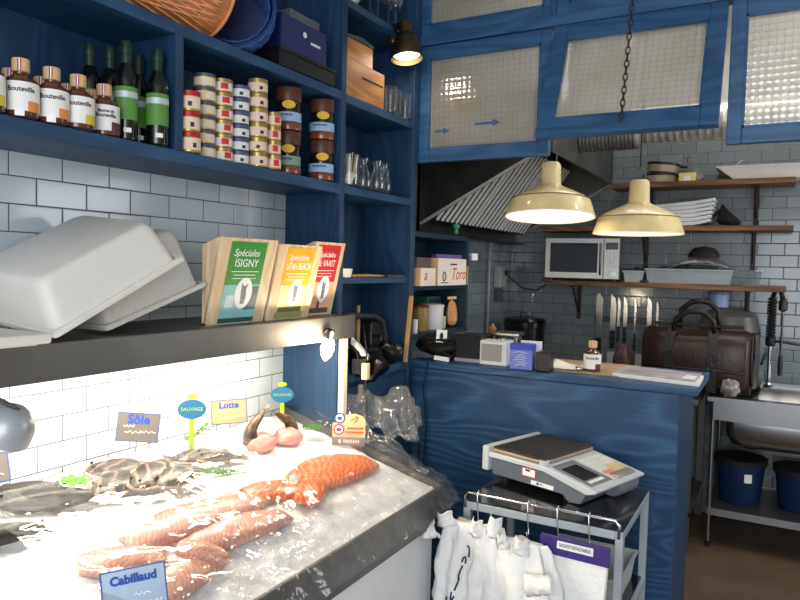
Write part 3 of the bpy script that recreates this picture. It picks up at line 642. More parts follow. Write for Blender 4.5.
B().cyl((0, 0, -.012), (0, 0, .02), .014, 14).done('socket', 'blackm', r); B().lathe([(.012, -.010), (.021, -.024), (.024, -.046), (.018, -.072), (.003, -.092)], 18).done('bulb', mat('bright bulb', (1, .9, .7, 1), .4, emit=(1, .86, .62, 1), es=40), r, smooth='all')
B().tube([(-.03, 0, .0), (-.015, 0, .02), (0, 0, .02)], .005, 6).done('bracket', 'blackm', r)

# ================================================================== goods on the blue shelves
Z1, Z2, Z3, Z0 = 1.858, 2.205, 2.566, 1.501
brown = mat('amber brown liquid glass', rgb(86, 46, 30), .08, 0, .2, 12, coat=.6); neckg = mat('clear bottle neck', rgb(150, 120, 92), .1, 0, .1, coat=.5)
dgreen = mat('very dark green glass', rgb(10, 17, 13), .08, 0, .1, coat=.5); foil = mat('dark green foil', rgb(20, 48, 36), .45, 0, .15, 40)
glab = mat('leaf green label', rgb(88, 140, 58), .5, 0, .08, 30); wlab = mat('white bottle label', rgb(238, 236, 232), .6, 0, .02); slab_ = mat('silver label band', rgb(196, 204, 206), .4, .2, .1)
oran = mat('orange label patch', rgb(222, 140, 70), .6, 0, .05); yell = mat('yellow label patch', rgb(214, 200, 60), .6, 0, .05); plum = mat('plum label patch', rgb(92, 52, 62), .6, 0, .05)
CANG = math.radians(32)   # shelf goods turn their labels towards the shop
def arcpatch(b, r, a0, a1, z0, z1, n=10, t=.0006):
    b.loft([[(rr * math.sin(a), -rr * math.cos(a), z) for rr, z in ((r, z0), (r + t, z0), (r + t, z1), (r, z1))] for a in [a0 + (a1 - a0) * i / n for i in range(n + 1)]])
def squat_bottle(label, x, y, patch, words, group, rz=math.radians(60)):
    r = thing('vinegar_bottle', label, 'bottle', (x, y, Z1), rz, group)
    B().lathe([(.030, 0), (.0362, .003), (.0366, .01), (.0366, .076), (.034, .083), (.020, .091), (.0155, .096), (.0155, .104)], 26).done('glass_body', brown, r, smooth=True)
    B().lathe([(.0145, .100), (.018, .102), (.0185, .105), (.0185, .127), (.0175, .130)], 22).done('wooden_stopper', 'cork', r, smooth=True)
    b = B(); arcpatch(b, .0368, -1.5, 1.5, .012, .075, 24); b.done('paper_label', wlab, r)
    b = B(); 
    for k, mi in ((-1, 0), (0, 1), (1, 2)): b.mi = mi; arcpatch(b, .0187, -.25 + k * .13, -.12 + k * .13, .103, .1285, 2)
    b.done('tricolour_band', ['bluei', 'whitei', 'redi'], r)
    b = B(); arcpatch(b, .0375, .35, 1.2, .012, .034, 8); b.done('flavour_patch', patch, r)
    for i, (w_, s_, z_) in enumerate(words): text(w_, s_, 'ink', r, T((0, 0, z_)), bend=.0375, ext=.0002, sx=.95, bold=.0004)
    return r
BW = [('Bouteville', .0150, .058)]
for i, (x, y, p, l, q) in enumerate(((-1.497, .853, yell, 'white-labelled squat vinegar bottle cut off by the left edge of the photo', 1), (-1.497, .930, oran, 'white-labelled squat vinegar bottle with an orange patch, leftmost of the whole ones', 1), (-1.497, 1.004, oran, 'white-labelled squat vinegar bottle with an orange patch, next to the yellow-patched one', 1), (-1.497, 1.072, yell, 'white-labelled squat vinegar bottle with a yellow patch, fourth in its row', 1))):
    r_ = squat_bottle(l, x, y, p, BW, 'squat vinegar bottles, front row')
    if i in (1, 2): b = B(); arcpatch(b, .0382, -.35, .15, .0, .018, 4); b.done('price_label', 'whitei', r_)
squat_bottle('dark squat vinegar bottle with a plum patch beside the tall green bottles', -1.515, 1.158, plum, [('Baume de', .0105, .060), ('Bouteville', .013, .049)], 'squat vinegar bottles, front row')
for i, y in enumerate((.985, 1.062, 1.133, 1.20)):
    squat_bottle(['squat vinegar bottle at the back, behind the leftmost whole bottle', 'squat vinegar bottle at the back, behind the second orange-patched one', 'squat vinegar bottle at the back, behind the yellow-patched one', 'squat vinegar bottle at the back, behind the plum-patched one'][i], -1.60, y - .015, (oran, yell, oran, yell)[i], BW, 'squat vinegar bottles, back row')
gb = None
for i, (x, y, l) in enumerate(((-1.505, 1.318, 'tall dark green oil bottle at the front, next to the shelf divider'), (-1.525, 1.232, 'tall dark green oil bottle at the front, behind the plum-patched jar'), (-1.585, 1.322, 'tall dark green oil bottle between and behind the two front ones'), (-1.605, 1.245, 'tall dark green oil bottle at the back, left of centre'), (-1.635, 1.205, 'tall dark green oil bottle furthest left in its group'))):
    if gb is None:
        gb = thing('oil_bottle', l, 'bottle', (x, y, Z1), math.radians(46), 'tall green oil bottles')
        B().lathe([(.025, 0), (.0285, .004), (.029, .01), (.029, .155), (.027, .172), (.016, .195), (.0125, .207), (.0125, .222)], 24).done('glass_body', dgreen, gb, smooth=True)
        B().lathe([(.0132, .195), (.0136, .209), (.0136, .227), (.0152, .228), (.0155, .243), (.0136, .245), (.0138, .260), (.0125, .262)], 20).done('foil_cap', foil, gb, smooth=True)
        b = B(); arcpatch(b, .0293, -1.4, 1.4, .055, .140, 22); b.done('green_label', glab, gb)
        b = B(); arcpatch(b, .0297, -1.4, 1.4, .112, .128, 22); b.done('silver_band', slab_, gb)
        b = B(); arcpatch(b, .0297, -.1, .55, .022, .034, 6); b.done('price_label', 'whitei', gb)
    else: dup(gb, (x, y, Z1), math.radians(46), l)
# --- stacked tins
tinA = mat('gold tin', rgb(190, 160, 96), .3, .6, .1); lidb = mat('slate blue lid', rgb(74, 92, 116), .4, .2, .08); lidr = mat('red lid', rgb(176, 36, 42), .35, .2, .06); lidg = mat('gold lid', rgb(170, 146, 88), .3, .6, .1)
labc = mat('cream tin label', rgb(232, 214, 180), .55, 0, .06, 40); labw = mat('white tin label', rgb(228, 224, 222), .55, 0, .05, 40); labp = mat('pinkish tin label', rgb(232, 206, 186), .55, 0, .06, 40); labr = mat('red spot', rgb(204, 46, 44), .5); darkm = mat('dark spot', rgb(50, 46, 50), .5); bbody = mat('blue grey tin', rgb(78, 92, 122), .4, .2, .08)
def tin(h, rad, lid, body, lab, spot):
    r = thing('food_tin', 'tin', 'tin', (0, 0, -5), CANG)
    B().lathe([(rad * .94, 0), (rad, .002), (rad, h * .78), (rad * .97, h * .8)], 22).done('tin_body', body, r, smooth=True)
    B().lathe([(rad * .98, h * .74), (rad * 1.02, h * .76), (rad * 1.02, h * .97), (rad * .97, h - .0004)], 22).done('lid', lid, r, smooth=True)
    b = B(); arcpatch(b, rad + .0003, -1.5, 1.5, h * .12, h * .70, 18); b.done('label_band', lab, r)
    b = B(); arcpatch(b, rad + .0011, .15, .85 if spot is labr else .5, h * .22, h * .66 if spot is labr else h * .45, 5); b.done('label_spot', spot, r)
    return r
stacks = [(-1.497, 1.426, 3, .0575, .030, lidr, tinA, labp, darkm, 'red-lidded tall tins next to the divider'),
          (-1.535, 1.522, 6, .0415, .032, lidb, tinA, labc, labw, 'cream tins with slate lids'),
          (-1.530, 1.590, 6, .0415, .032, lidg, tinA, labw, labr, 'red-spotted white tins'),
          (-1.525, 1.660, 6, .0410, .031, lidb, bbody, labw, darkm, 'blue grey tins'),
          (-1.502, 1.722, 6, .0465, .031, lidg, tinA, labp, darkm, 'tallest gold-lidded tins'),
          (-1.490, 1.785, 4, .0465, .0255, lidg, tinA, labp, labr, 'short stack of gold-lidded tins beside the dark jars')]
for x, y, n, h, rad, lid, body, lab, spot, d in stacks:
    t0 = tin(h, rad, lid, body, lab, spot)
    for k in range(n):
        nm = 'uppermost' if k == n - 1 else ORD[k]
        l = '%s tin in the stack of %s' % (nm, d); p = (x + random.uniform(-.0015, .0015), y + random.uniform(-.0015, .0015), Z1 + k * (h + .0001)); rz = CANG + .15 + random.uniform(-.25, .25)
        if k == 0: t0.location = p; t0.rotation_euler = (0, 0, rz); t0['label'] = l; t0['group'] = 'stack of ' + d
        else: dup(t0, p, rz, l, 'stack of ' + d)
# --- dark jars
jarg = mat('dark jar of preserve', rgb(34, 24, 22), .12, 0, .3, 20, coat=.5); jarr = mat('reddish brown preserve', rgb(120, 62, 40), .15, 0, .3, 20, coat=.5); yov = mat('yellow oval label', rgb(222, 178, 30), .5); lbl = mat('pale blue label', rgb(150, 178, 216), .55, 0, .04); lgr = mat('pale green label', rgb(116, 158, 140), .55)
def jar(label, x, y, z, lab):
    r = thing('preserve_jar', label, 'jar', (x, y, z), CANG - .1, 'stacked dark preserve jars'); r.scale = (1.1, 1.1, 1.13)
    B().lathe([(.034, 0), (.041, .004), (.042, .02), (.042, .036), (.038, .044), (.038, .05), (.0385, .082), (.036, .092)], 26).done('glass_body', [jarg], r, smooth=True)
    B().lathe([(.0415, .003), (.0425, .006), (.0425, .026), (.0415, .028)], 26, cap=False).done('visible_preserve', jarr, r, smooth=True)
    _bl = bpy.data.materials.get('brown jar lid') or mat('brown jar lid', rgb(84, 48, 34), .4, 0, .25, 20)
    B().lathe([(.036, .09), (.0405, .092), (.0415, .104), (.0415, .128), (.040, .1325)], 26).done('brown_lid', _bl, r, smooth=True)
    b = B(); arcpatch(b, .0428, -1.45, 1.45, .028, .056, 20); b.done('paper_label', lab, r)
    b = B()
    for k in range(7): arcpatch(b, .0436, -.55 + k * .16, -.45 + k * .16, .044, .050, 1)
    b.done('label_print', 'ink', r)
    b = B(); n = 16; R_ = .041
    b.prism([(.021 * math.cos(2 * PI * i / n), .013 * math.sin(2 * PI * i / n)) for i in range(n)], .001, RZ(.25) @ FX(0, -R_, .078)); b.done('yellow_oval', yov, r)
    return r
jar('upper preserve jar with a blue label in the left, shaded stack', -1.535, 1.918, Z1 + .1501, lbl); jar('lower preserve jar with a pale green label in the left, shaded stack', -1.535, 1.918, Z1, lgr)
jar('upper preserve jar with a blue label in the stack next to the tall divider', -1.527, 2.108, Z1 + .1501, lbl); jar('lower preserve jar with a blue label in the stack next to the tall divider', -1.527, 2.108, Z1, lbl)
# --- baskets and boxes on the upper board
r = thing('wicker_basket', 'brown wicker basket lying on its side on the upper shelf', 'basket', (-1.57, 1.31, 2.206 + .145))
def wring(y, ra, rz_, n=30): return [(ra * math.cos(2 * PI * i / n), y, rz_ * math.sin(2 * PI * i / n)) for i in range(n)]
b = B(); b.loft([wring(-.24, .10, .09), wring(-.22, .125, .115), wring(.0, .14, .130), wring(.20, .152, .143), wring(.215, .156, .145), wring(.20, .140, .130), wring(-.2, .11, .10)]); b.done('woven_body', mat('orange brown willow', rgb(186, 112, 66), .6, 0, .2, 30), r, smooth=True)
b = B()
for k in range(46):
    a = 2 * PI * k / 46
    for s_ in (1, -1):
        if abs(math.sin(a)) > .995 and math.sin(a) < 0: continue
        def _br(y, a0, a1, a2, a3): return a0 + (a1 - a0) * (y + .24) / .02 if y < -.22 else a1 + (a2 - a1) * (y + .22) / .22 if y < 0 else a2 + (a3 - a2) * y / .2
        b.tube([(_br(y, .100, .126, .141, .153) * math.cos(a + s_ * t * .55), y, _br(y, .090, .116, .131, .1435) * math.sin(a + s_ * t * .55)) for t, y in [(q / 7, -.236 + .436 * q / 7) for q in range(8)]], .0034, 5)
b.done('willow_strands', mat('pale willow strand', rgb(226, 160, 108), .55, 0, .25, 30), r, smooth='all')
B().tube([(.153 * math.cos(t), .21, .143 * math.sin(t)) for t in [2 * PI * i / 36 for i in range(37)]], .006, 6).done('rim', mat('orange willow rim', rgb(216, 142, 86), .55, 0, .2, 40), r, smooth='all')
r = thing('wicker_basket', 'dark blue wicker basket lying with its open side out, beside the brown basket', 'basket', (-1.56, 1.685, 2.206 + .1285), rz=.62)
b = B(); rings = []
for y, k in ((.09, .6), (.07, .8), (-.02, .93), (-.10, 1.0), (-.104, .95), (-.02, .86), (.06, .72)): rings.append(wring(y, .125 * k, .125 * k, 30))
b.loft(rings); b.done('woven_body', mat('dark blue willow', rgb(22, 46, 96), .5, 0, .15, 30), r, smooth=True)
b = B()
for k in range(12):
    y = -.095 + .013 * k; q = 1.0 - .07 * (k / 11) - .12 * (k / 11) ** 3
    b.tube([((.126 * q + .002 * (-1) ** i) * math.cos(2 * PI * i / 44), y, (.126 * q + .002 * (-1) ** i) * math.sin(2 * PI * i / 44)) for i in range(45)], .0036, 4)
    b.tube([((.108 * q + .002 * (-1) ** i) * math.cos(2 * PI * i / 44), y, (.108 * q + .002 * (-1) ** i) * math.sin(2 * PI * i / 44)) for i in range(45)], .003, 4)
b.done('willow_strands', mat('blue willow strand', rgb(40, 76, 140), .5, 0, .25, 30), r, smooth='all')
r = thing('document_case', 'deep blue box with a round white emblem lying on a black box', 'box', (-1.56, 1.945, 2.268))
B().box((-.10, -.135, 0), (.075, .125, .115)).done('body', mat('deep blue card', rgb(24, 38, 96), .4, 0, .06), r, bevel=.004); B().box((-.06, -.07, .115), (.06, .10, .15)).done('grey_sleeve', mat('grey card sleeve', rgb(92, 96, 104), .5), r, bevel=.002)
b = B(); b.prism([(.010 * math.cos(2 * PI * i / 16), .010 * math.sin(2 * PI * i / 16)) for i in range(16)], .001, T((.0752, -.005, .075)) @ RY(PI / 2)); b.box((.075, .03, .052), (.0762, .085, .060)); b.done('white_print', 'whitei', r)
r = thing('black_box', 'flat black box under the deep blue box', 'box', (-1.56, 1.955, 2.2055)); B().box((-.10, -.16, 0), (.085, .16, .050)).done('body', 'black', r, bevel=.003); B().box((-.102, -.162, .050), (.087, .162, .0618)).done('lid', 'black', r, bevel=.002)
# --- tall bay: wooden boxes, glasses
r = thing('wooden_box', 'honey coloured wooden box with a slot, lower of two', 'box', (-1.60, 2.355, Z2)); 
b = B(); b.box((-.11, -.155, 0), (.10, .155, .145)); b.done('body', 'wboxm', r, bevel=.002); b = B(); b.box((.1, -.02, .088), (.1012, .145, .096)); b.done('lid_slot', mat('dark slot', rgb(36, 20, 10), .8), r)
r = thing('wooden_box', 'honey coloured wooden box, upper of two', 'box', (-1.60, 2.315, Z2 + .1455)); b = B(); b.box((-.10, -.115, 0), (.09, .115, .085)); b.done('body', 'wboxm', r, bevel=.002); B().box((-.102, -.117, .0), (.092, .117, .004)).done('base_line', mat('dark slot line', rgb(60, 34, 16), .8), r)
r = thing('woven_mat', 'rolled grey mat lying on the upper wooden box', 'mat', (-1.58, 2.345, Z2 + .2325)); B().loft([[(-.08, -.1, 0), (.07, -.1, 0), (.07, -.1, .008), (-.08, -.1, .008)], [(-.08, .0, .004), (.07, .0, .004), (.07, .0, .022), (-.08, .0, .022)], [(-.08, .09, 0), (.07, .09, 0), (.07, .09, .012), (-.08, .09, .012)]]).done('weave', mat('grey straw', rgb(92, 92, 86), .7, 0, .3, 80), r)
gl = None
for i, (x, y, l) in enumerate(((-1.50, 2.565, 'clear tumbler beside the wooden boxes, nearest them'), (-1.515, 2.635, 'clear tumbler in the middle of the upper bay'), (-1.505, 2.705, 'clear tumbler nearest the tall end panel'))):
    if gl is None:
        gl = thing('tumbler', l, 'glass', (x, y, Z2), 0, 'clear tumblers'); B().lathe([(.026, 0), (.027, .006), (.030, .11), (.0285, .11), (.025, .012)], 22).done('bowl', 'glass', gl, smooth=True); B().lathe([(.024, .001), (.025, .009)], 22).done('thick_base', mat('glass base', rgb(120, 136, 144), .1, 0, .1, trans=.7), gl, smooth=True)
    else: dup(gl, (x, y, Z2), 0, l)
cf = None
for i, (x, y, l) in enumerate(((-1.49, 2.345, 'small glass carafe beside the straw-filled glass jar'), (-1.475, 2.425, 'small glass carafe in the middle of its shelf'), (-1.49, 2.505, 'small glass carafe standing last in line on its shelf'), (-1.575, 2.40, 'small glass carafe at the back of its shelf'))):
    if cf is None:
        cf = thing('carafe', l, 'carafe', (x, y, Z1), 0, 'small glass carafes')
        B().lathe([(.026, 0), (.034, .008), (.036, .03), (.030, .06), (.016, .085), (.015, .10), (.022, .122), (.0205, .122), (.0135, .10), (.028, .058), (.034, .03), (.031, .01)], 24).done('bowl', 'glass', cf, smooth=True)
        B().tube([(.018, 0, .11), (.045, 0, .10), (.052, 0, .07), (.036, 0, .04)], .003, 6).done('handle', 'glass', cf, smooth='all')
        B().lathe([(.025, .0005), (.033, .006), (.02, .010)], 20).done('thick_base', mat('glass foot', rgb(120, 136, 144), .1, 0, .1, trans=.7), cf, smooth=True)
    else: dup(cf, (x, y, Z1), .9 * i, l)
r = thing('glass_jar', 'glass jar with straw picks and small white packets beside the divider', 'jar', (-1.495, 2.252, Z1)); B().lathe([(.035, 0), (.04, .004), (.042, .12), (.040, .12), (.037, .008)], 24).done('glass_body', 'glass', r, smooth=True)
b = B()
for k in range(9): a = k * .7; b.tube([(.01 * math.cos(a), .01 * math.sin(a), .008), (.033 * math.cos(a), .033 * math.sin(a), .115 + .006 * (k % 3))], .0016, 5)
b.done('straw_picks', mat('pale straw', rgb(206, 186, 140), .6), r)
b = B()
for k in range(3): b.cbox((.0 , .012 * k - .012, .02 + .012 * k), (.03, .008, .02), Euler((.2 * k, .3, .5 * k)).to_matrix())
b.done('white_packets', 'paper', r)
# top board
r = thing('white_bowl', 'white bowl on the topmost shelf board', 'bowl', (-1.55, 2.29, Z3)); B().lathe([(.03, 0), (.035, .004), (.06, .04), (.068, .075), (.065, .075), (.055, .04), (.03, .012)], 26).done('shell', 'wplast', r, smooth=True)
sg = None
for i, (x, y, l) in enumerate(((-1.50, 2.385, 'stemmed glass on the topmost board, nearest the white bowl'), (-1.505, 2.455, 'stemmed glass on the topmost board, second from the white bowl'), (-1.495, 2.525, 'stemmed glass on the topmost board above the brass lamp'), (-1.505, 2.60, 'stemmed glass on the topmost board, last before the end panel'))):
    if sg is None:
        sg = thing('stemmed_glass', l, 'glass', (x, y, Z3), 0, 'stemmed glasses on the topmost board'); B().lathe([(.03, 0), (.03, .002), (.005, .005)], 20).done('foot', 'glass', sg, smooth=True); B().cyl((0, 0, .004), (0, 0, .07), .004, 8).done('stem', 'glass', sg, smooth=True); B().lathe([(.004, .07), (.028, .09), (.034, .12), (.029, .155), (.028, .155), (.032, .12), (.02, .09)], 22).done('bowl', 'glass', sg, smooth=True)
    else: dup(sg, (x, y, Z3), 0, l)
# brass clip spot
r = thing('spot_lamp', 'aged brass cone spotlight clipped to the topmost board', 'lamp', (-1.435, 2.585, 2.43), rot=(math.radians(-4), math.radians(-8), 0))
B().lathe([(.068, .0), (.070, .004), (.066, .03), (.050, .085), (.034, .105), (.030, .11), (.030, .155), (.024, .16)], 28, cap=False).done('shade', 'brass', r, smooth=True, solid=.0015); B().lathe([(.001, .022), (.056, .02), (.0565, .024), (.001, .03)], 26).done('bulb', mat('lit lamp glass', (1, .95, .8, 1), .4, emit=(1, .93, .76, 1), es=9), r, smooth=True)
B().lathe([(.033, .095), (.037, .098), (.037, .106), (.033, .109)], 26).done('collar', 'blackm', r, smooth=True)
b = B(); b.tube([(0, .036, .10), (-.02, .05, .12), (-.028, .02, .15), (-.03, 0, .165)], .006, 8); b.tube([(0, -.036, .10), (-.02, -.05, .12), (-.028, -.02, .15), (-.03, 0, .165)], .006, 8); b.done('yoke', 'blackm', r, smooth='all'); B().box((-.075, -.02, .11), (-.03, .02, .165)).done('clip', 'blackm', r, bevel=.004)
B().lathe([(.024, -.0), (.026, .004), (.022, .03), (.008, .04)], 18, (-.058, -.005, .08)).done('clamp_knob', 'brass', r, smooth=True)
# lower shelf of the bay
r = thing('white_bowl', 'small white porcelain dish beside the red crate', 'bowl', (-1.52, 2.262, Z0)); B().lathe([(.028, 0), (.03, .003), (.036, .034), (.034, .034), (.028, .008)], 22).done('shell', 'wplast', r, smooth=True)
r = thing('cardboard_box', 'small brown cardboard box behind the white dish', 'box', (-1.63, 2.30, Z0)); B().box((-.05, -.05, 0), (.05, .05, .085)).done('body', mat('brown cardboard', rgb(128, 98, 70), .8, 0, .08), r, bevel=.002); B().box((-.05, -.006, .085), (.05, .006, .086)).done('tape', 'cork', r)
r = thing('wooden_spatula', 'pale wooden spatula lying on the lowest shelf of the bay', 'utensil', (-1.53, 2.47, Z0), .15); B().tube([(.0, -.16, .006), (0, .02, .006)], .006, 8).done('handle', 'oak2', r, smooth=True); B().loft([[(-.006, .02, .002), (.006, .02, .002), (.006, .02, .01), (-.006, .02, .01)], [(-.028, .06, .002), (.028, .06, .002), (.028, .06, .008), (-.028, .06, .008)], [(-.024, .12, .002), (.024, .12, .002), (.024, .12, .006), (-.024, .12, .006)]]).done('blade', 'oak2', r, bevel=.001)
r = thing('steel_tray', 'thin steel tray lying at the right end of the lowest bay shelf', 'tray', (-1.545, 2.66, Z0)); b = B(); b.box((-.04, -.075, 0), (.04, .075, .003)); b.done('plate', 'steel', r); b = B(); b.box((-.042, -.077, .0), (-.038, .077, .010)); b.box((.038, -.077, 0), (.042, .077, .010)); b.done('rim', 'steel', r)
# things on the base cabinet
ZC = 1.1125
r = thing('wooden_stick', 'long pale wooden stick leaning in the corner of the tall end panel', 'stick', (-1.478, 2.712, ZC), rot=(math.radians(-3), math.radians(3), 0)); B().box((-.009, -.009, .003), (.009, .009, .30)).done('shaft', 'oak2', r, bevel=.003); B().cyl((-.0, 0, .30), (0, 0, .305), .010, 10).done('tip', 'oak2', r)
r = thing('wooden_pestle', 'short pale wooden stick standing behind the black machine', 'stick', (-1.60, 2.50, ZC)); B().tube([(0, 0, .0), (0, 0, .16), (0, 0, .26)], [.008, .010, .008], 10).done('grip', 'oak2', r, smooth=True); B().cyl((0, 0, .259), (0, 0, .263), .010, 10).done('ferrule', 'steel', r)
r = thing('vacuum_machine', 'black packing machine with a raised arm on the low cabinet', 'machine', (-1.585, 2.56, ZC)); B().box((-.10, -.13, 0), (.08, .10, .085)).done('body', 'black', r, bevel=.008)
b = B(); b.tube([(.03, -.25, .235), (.03, -.16, .225), (.03, .0, .215), (.03, .07, .19), (.03, .10, .12), (.03, .10, .07)], .013, 10); b.done('arm', mat('dark grey arm', rgb(46, 47, 50), .4), r, smooth='all'); b = B(); b.box((-.03, -.02, .085), (.03, .09, .19)); b.done('column', 'black', r, bevel=.006)
r = thing('paper_bag', 'crumpled white paper lying on the black packing machine', 'paper', (-1.50, 2.37, ZC + .03), rz=.5)
B().grid(14, 14, lambda u, v: ((u - .5) * .07, (v - .5) * .20, .10 - .07 * (u) + .02 * noise.noise(V(u * 4, v * 5, 2)) + .02 * math.sin(v * 6))).done('sheet', 'paper', r, smooth='all', solid=.001); B().box((-.03, -.09, -.029), (.03, .09, .034)).done('black_stack', 'black', r, bevel=.002)
def clamp_lamp(label, x, y, z, rot, arm):
    r = thing('clamp_lamp', label, 'lamp', (x, y, z), rot=rot, group='black clamp lamps on the low cabinet')
    B().lathe([(.044, 0), (.046, .002), (.043, .02), (.034, .042), (.022, .056), (.02, .085), (.015, .09)], 24, cap=False).done('shade', 'blackm', r, smooth=True, solid=.0015); B().tube(arm, .006, 8).done('arm', 'blackm', r, smooth='all'); B().ball((0, 0, .022), .02, 12, 8).done('bulb', mat('unlit bulb', rgb(180, 180, 176), .2), r, smooth='all')
clamp_lamp('black clamp lamp hanging lowest over the front of the low cabinet', -1.425, 2.405, 1.155, (math.radians(155), math.radians(20), 0), [(0, 0, .085), (.0, .03, .12), (-.05, .06, .09)])
clamp_lamp('black clamp lamp lying towards the bar counter, beside the wooden stick', -1.43, 2.53, 1.175, (math.radians(60), 0, math.radians(-20)), [(0, 0, .085), (0, .03, .11), (-.06, .03, .10)])
r = thing('plug_socket', 'beige inline plug hanging on its cable beside the post', 'plug', (-1.40, 2.25, 1.105)); B().box((-.013, -.013, 0), (.013, .013, .065)).done('plug_body', 'cream', r, bevel=.004); B().tube([(0, 0, .065), (.0, .005, .10), (-.02, .02, .17), (-.05, .05, .21)], .003, 6).done('cable', 'rubber', r, smooth='all'); B().tube([(0, 0, 0), (0, .01, -.05), (.01, .0, -.16), (.02, .05, -.3)], .003, 6).done('cable', 'rubber', r, smooth='all')
r = thing('plug_socket', 'dark inline plug hanging below the beige one', 'plug', (-1.415, 2.25, 1.01)); B().box((-.012, -.012, 0), (.012, .012, .075)).done('plug_body', mat('dark grey plug', rgb(70, 70, 72), .5), r, bevel=.004); B().tube([(0, 0, .075), (0, -.012, .12), (-.015, -.02, .20), (-.07, -.01, .24)], .003, 6).done('cable', 'rubber', r, smooth='all')
"""cables"""
b = B(); 
b.tube([(-1.43, 2.60, 1.12), (-1.425, 2.66, 1.10), (-1.43, 2.70, .95), (-1.41, 2.74, .75), (-1.43, 2.76, .4), (-1.42, 2.74, .01)], .004, 6)
tag(b.done('power_cable', 'rubber', smooth='all'), 'black cable running down from the clamp lamps left of the counter', 'cable')
b = B(); b.tube([(-1.40, 2.79, 1.118), (-1.42, 2.785, 1.0), (-1.40, 2.79, .8), (-1.42, 2.79, .5), (-1.41, 2.79, .01)], .0035, 6); tag(b.done('power_cable', 'rubber', smooth='all'), 'black cable hanging over the left corner of the bar counter front', 'cable')

# ================================================================== kitchen
# range hood on the left wall: opening slopes up towards the room
r = thing('range_hood', 'large greasy steel range hood with slanted baffle filters', 'hood', (-1.39, 4.0, 1.72)); o = V(-1.39, 4.0, 1.72)
HY0, HY1, HX0, HX1, HZ = 3.28, 4.79, -1.735, -1.04, 2.42
def hp(name, y0, y1, m='hoodm'):
    b = B(); po = [(HX0, 1.725), (HX0 + .025, 1.725), (HX0 + .025, 1.785), (HX1, 2.145), (HX1, HZ), (HX0, HZ)]
    b.loft([[V(x, y, z) - o for x, z in po] for y in (y0, y1)]); return b.done(name, m, r)
hp('end_panel', HY0, HY0 + .012); hp('end_panel', HY1 - .012, HY1, 'steel_d')
B().box(V(HX1 - .012, HY0, 2.145) - o, V(HX1, HY1, HZ) - o).done('front_panel', 'steel_d', r); B().box(V(HX0, HY0, HZ) - o, V(HX1, HY1, HZ + .012) - o).done('top_panel', 'steel_d', r)
B().box(V(HX0, HY0, 1.725) - o, V(HX0 + .012, HY1, HZ) - o).done('back_panel', 'hoodm', r); B().box(V(HX0 + .012, HY0 + .012, 1.725) - o, V(HX0 + .075, HY1 - .012, 1.735) - o).done('grease_gutter', 'hoodm', r)
for y in (HY0 - .004, HY1 - .008):
    b = B(); b.loft([[V(HX0 + .02, y, 1.775) - o, V(HX0 + .02, y + .018, 1.775) - o, V(HX0 + .02, y + .018, 1.79) - o, V(HX0 + .02, y, 1.79) - o], [V(HX1, y, 2.137) - o, V(HX1, y + .018, 2.137) - o, V(HX1, y + .018, 2.152) - o, V(HX1, y, 2.152) - o]]); b.done('trim_edge', mat('worn bright edge', rgb(190, 188, 184), .4, .4) if y < 4 else bpy.data.materials['worn bright edge'], r)
base = V(-1.655, 0, 1.795); up = V(.34, 0, .46); nn = V(.80, 0, -.60).normalized()
nf = 3; fw = (HY1 - HY0 - .06) / nf
for k in range(nf):
    y0 = HY0 + .03 + k * fw; b = B(); b.loft([[base + V(0, y0, 0) - o, base + V(0, y0 + fw - .012, 0) - o, base + up + V(0, y0 + fw - .012, 0) - o, base + up + V(0, y0, 0) - o], [base + V(0, y0, 0) - nn * .02 - o, base + V(0, y0 + fw - .012, 0) - nn * .02 - o, base + up + V(0, y0 + fw - .012, 0) - nn * .02 - o, base + up + V(0, y0, 0) - nn * .02 - o]])
    fl = b.done('baffle_filter', mat('black filter gap', rgb(20, 20, 20), .5), r)
    b = B(); ns = 8
    for i in range(ns):
        y = y0 + .02 + (fw - .05) * i / (ns - 1); q = [base + up * .03 + V(0, y - .0085, 0) + nn * .003, base + up * .03 + V(0, y + .0085, 0) + nn * .003, base + up * .97 + V(0, y + .0085, 0) + nn * .003, base + up * .97 + V(0, y - .0085, 0) + nn * .003]
        b.loft([[p - o for p in q], [p + nn * .010 - o for p in q]])
    b.done('baffle_slats', mat('pale filter steel', rgb(236, 234, 228), .4, .1, .04), fl)
B().lathe([(.012, 0), (.012, .03), (.02, .034), (.02, .05), (.006, .055)], 14, V(-1.58, 3.45, 1.735) - o).done('green_lamp_cap', mat('green plastic cap', rgb(64, 150, 116), .4), r, smooth=True)
# ducts
def duct(name, label, p0, p1, rad, m, ribs, cat='duct'):
    p0, p1 = Vector(p0), Vector(p1); n = ribs; pts = []; rr = []
    for i in range(n + 1):
        for q, k in ((0, 1.0), (.12, 1.03), (.24, 1.0)):
            t = (i + q) / (n + 1); pts.append(p0.lerp(p1, t)); rr.append(rad * k)
    pts.append(p1); rr.append(rad); b = B().tube(pts, rr, 28); ob = tag(b.done(name, m, smooth='all'), label, cat)
    if abs(p1.z - p0.z) < .1:
        for t in (.15, .8):
            c = p0.lerp(p1, t); B().cyl((c.x, c.y, c.z + rad * .9), (c.x, c.y, 3.1), .004, 6).done('hanger_rod', 'steel', ob)
    return ob
alum = mat('bright spiral aluminium', rgb(206, 202, 194), .35, .55, .12, 14); wd = mat('white insulated duct', rgb(232, 234, 236), .45, 0, .03)
duct('exhaust_duct', 'silver spiral duct running level above the kitchen shelves', (-.86, 4.3, 2.425), (1.7, 4.3, 2.425), .108, alum, 62)
duct('exhaust_duct', 'dull ribbed duct joining the hood below the tilted window', (-1.036, 3.95, 2.30), (-.72, 3.95, 2.30), .075, mat('dull ribbed duct', rgb(120, 118, 114), .5, .6, .2), 14)
duct('insulated_duct', 'thick white duct rising behind the window with painted arrows', (-1.23, 3.62, 2.434), (-1.23, 3.62, 3.1), .19, wd, 3)
